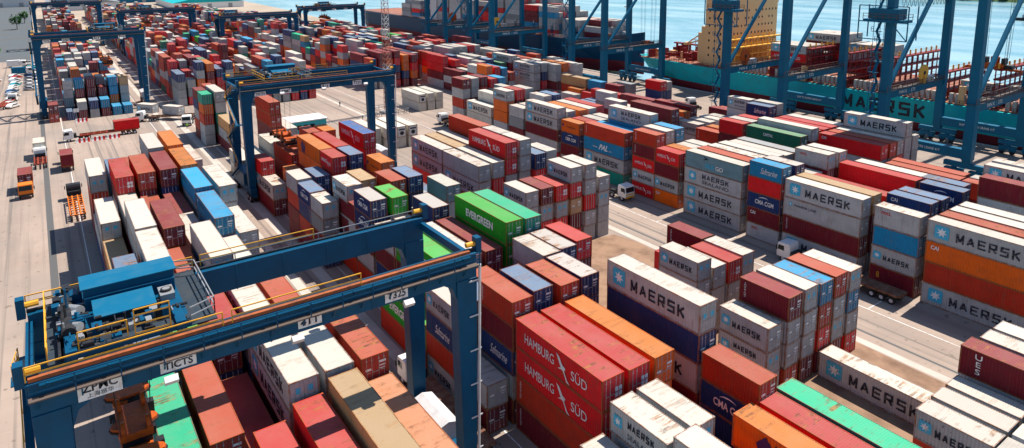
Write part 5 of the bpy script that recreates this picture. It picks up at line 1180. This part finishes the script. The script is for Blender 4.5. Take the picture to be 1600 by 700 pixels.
# persons
def person(label, loc, rz=0, top=M_VEST, s=1.0):
    t = thing('person', label, 'person', loc, rz)
    me = bpy.data.meshes.new('person_body')
    J = [(0,0,.95),(0,0,1.2),(0,0,1.42),(0,0,1.53),(0,0,1.66),(0,0,1.76), (.1,0,.92),(.12,.03,.5),(.13,-.02,.06),(.13,.12,.03), (-.1,0,.92),(-.13,-.08,.5),(-.14,-.16,.07),(-.14,-.03,.03), (.2,0,1.4),(.27,.02,1.12),(.28,.12,.88), (-.2,0,1.4),(-.27,-.02,1.12),(-.28,.08,.88)]
    Ed = [(0,1),(1,2),(2,3),(3,4),(4,5),(0,6),(6,7),(7,8),(8,9),(0,10),(10,11),(11,12),(12,13),(2,14),(14,15),(15,16),(2,17),(17,18),(18,19)]
    Rr = [.15,.14,.16,.06,.10,.08,.09,.07,.05,.04,.09,.07,.05,.04,.06,.05,.035,.06,.05,.035]
    me.from_pydata(J, Ed, []); o = link('body', me, t); me.materials.append(M_TROU); me.materials.append(top); me.materials.append(M_SKIN)
    sk = o.modifiers.new('skin', 'SKIN')
    for v, r in zip(me.skin_vertices[0].data if me.skin_vertices else [], Rr): v.radius = (r, r)
    if not me.skin_vertices:
        pass
    ss_ = o.modifiers.new('sub', 'SUBSURF'); ss_.levels = 1; ss_.render_levels = 1
    dg = bpy.context.evaluated_depsgraph_get(); dg.update(); m2 = bpy.data.meshes.new_from_object(o.evaluated_get(dg)); o.modifiers.clear(); o.data = m2
    m2.materials.clear(); [m2.materials.append(q) for q in (M_TROU, top, M_SKIN)]
    for p in m2.polygons: z = p.center.z; p.material_index = 0 if z < .93 else (1 if (z < 1.5 and not (z < 1.0 and abs(p.center.x) > .2)) else 2)
    MB().tube((0,0,1.72), (0,0,1.84), .13, 10, 0, .06).build('helmet', M_TRW, t)
    return t
person('worker in a green vest standing in front of the white truck', (-201.5, 31.0, 0), 1.0)
person('worker in a green vest beside the parked cars at the left edge', (-271, -13.6, 0), 2.0)
person('person in dark clothes walking on the open pavement', (-204, 76, 0), .5, M_TROU)
person('person in dark clothes walking near the lattice mast', (-181, 74, 0), 2.5, M_DARK)
# ================================================================== far left: sheds, trees
def shed(label, x0, x1, y0, y1, h, wall, roof):
    t = thing('warehouse', label, 'warehouse', ((x0+x1)/2, (y0+y1)/2, 0)); a_, c_ = (x1-x0)/2, (y1-y0)/2
    MB().box(-a_, a_, -c_, c_, 0, h).build('wall', wall, t); MB().prism([(-c_-1, h), (0, h+c_*.22), (c_+1, h)], (-a_-1, a_+1), 0, 'x').build('roof', roof, t)
    for q in range(3): MB().box(a_, a_+.1, -c_*.6+q*c_*.6-2, -c_*.6+q*c_*.6+2, 0, 4.5).build('door', M_GREY, t)
shed('long grey shed at the top left edge', -560, -470, -78, -46, 7, M_LGREY, M_GREY)
shed('wide turquoise roofed shed beyond the yard, with low white walls', -860, -740, 112, 178, 6, M_TRW, M_TEAL)
shed('blue roofed shed behind the wide turquoise one', -1010, -900, 60, 150, 8, M_SKYB, M_SKYB)
shed('red roofed warehouse far beyond the yard', -1000, -900, -60, 0, 10, M_LGREY, M_MAST)
shed('pale grey warehouse at the end of the far road', -880, -790, 10, 70, 7, M_LGREY, M_GREY)
def tree(label, x, y, h, seed):
    rt = random.Random(seed); t = thing('tree', label, 'tree', (x, y, 0), 0, 'trees left of the yard'); b = MB().tube((0,0,0), (0,0,h*.5), .3, 7, 0, .15)
    for q in range(4): a_ = q*1.6; b.tube((0,0,h*.35), (math.cos(a_)*h*.25, math.sin(a_)*h*.25, h*.65), .12, 5, 0, .05)
    b.build('trunk', M_BARK, t); c = MB()
    for q in range(520):
        d = Vector((rt.gauss(0,1), rt.gauss(0,1), rt.gauss(0,.7))); d = d.normalized()*rt.uniform(.4, 1)**.6*h*.34*(1+.3*math.sin(3*math.atan2(d.y, d.x))); p = d+Vector((0,0,h*.68))
        u1 = Vector((rt.uniform(-1,1), rt.uniform(-1,1), rt.uniform(-1,1))).normalized()*.45; u2 = u1.cross(Vector((rt.uniform(-1,1), rt.uniform(-1,1), 1))).normalized()*.4
        c.add([p-u1, p-u2, p+u1, p+u2], [(0,1,2,3)])
    c.build('crown', M_GREEN, t)
for i, (x, y, h) in enumerate(((-405,-24,8),(-432,-27,9),(-462,-25,7),(-520,-30,9),(-590,-12,10),(-650,-8,9),(-720,-30,11))):
    tree(['round green tree nearest the parked cars', 'second tree behind the parked cars', 'small third tree behind the cars', 'tree beside the long grey shed', 'tree at the bend of the far road', 'lone tree along the far road', 'farthest tree at the top left edge'][i], x, y, h, i)
strip('verge', -460, -395, -22.5, -17.5, M_GREEN, .008)
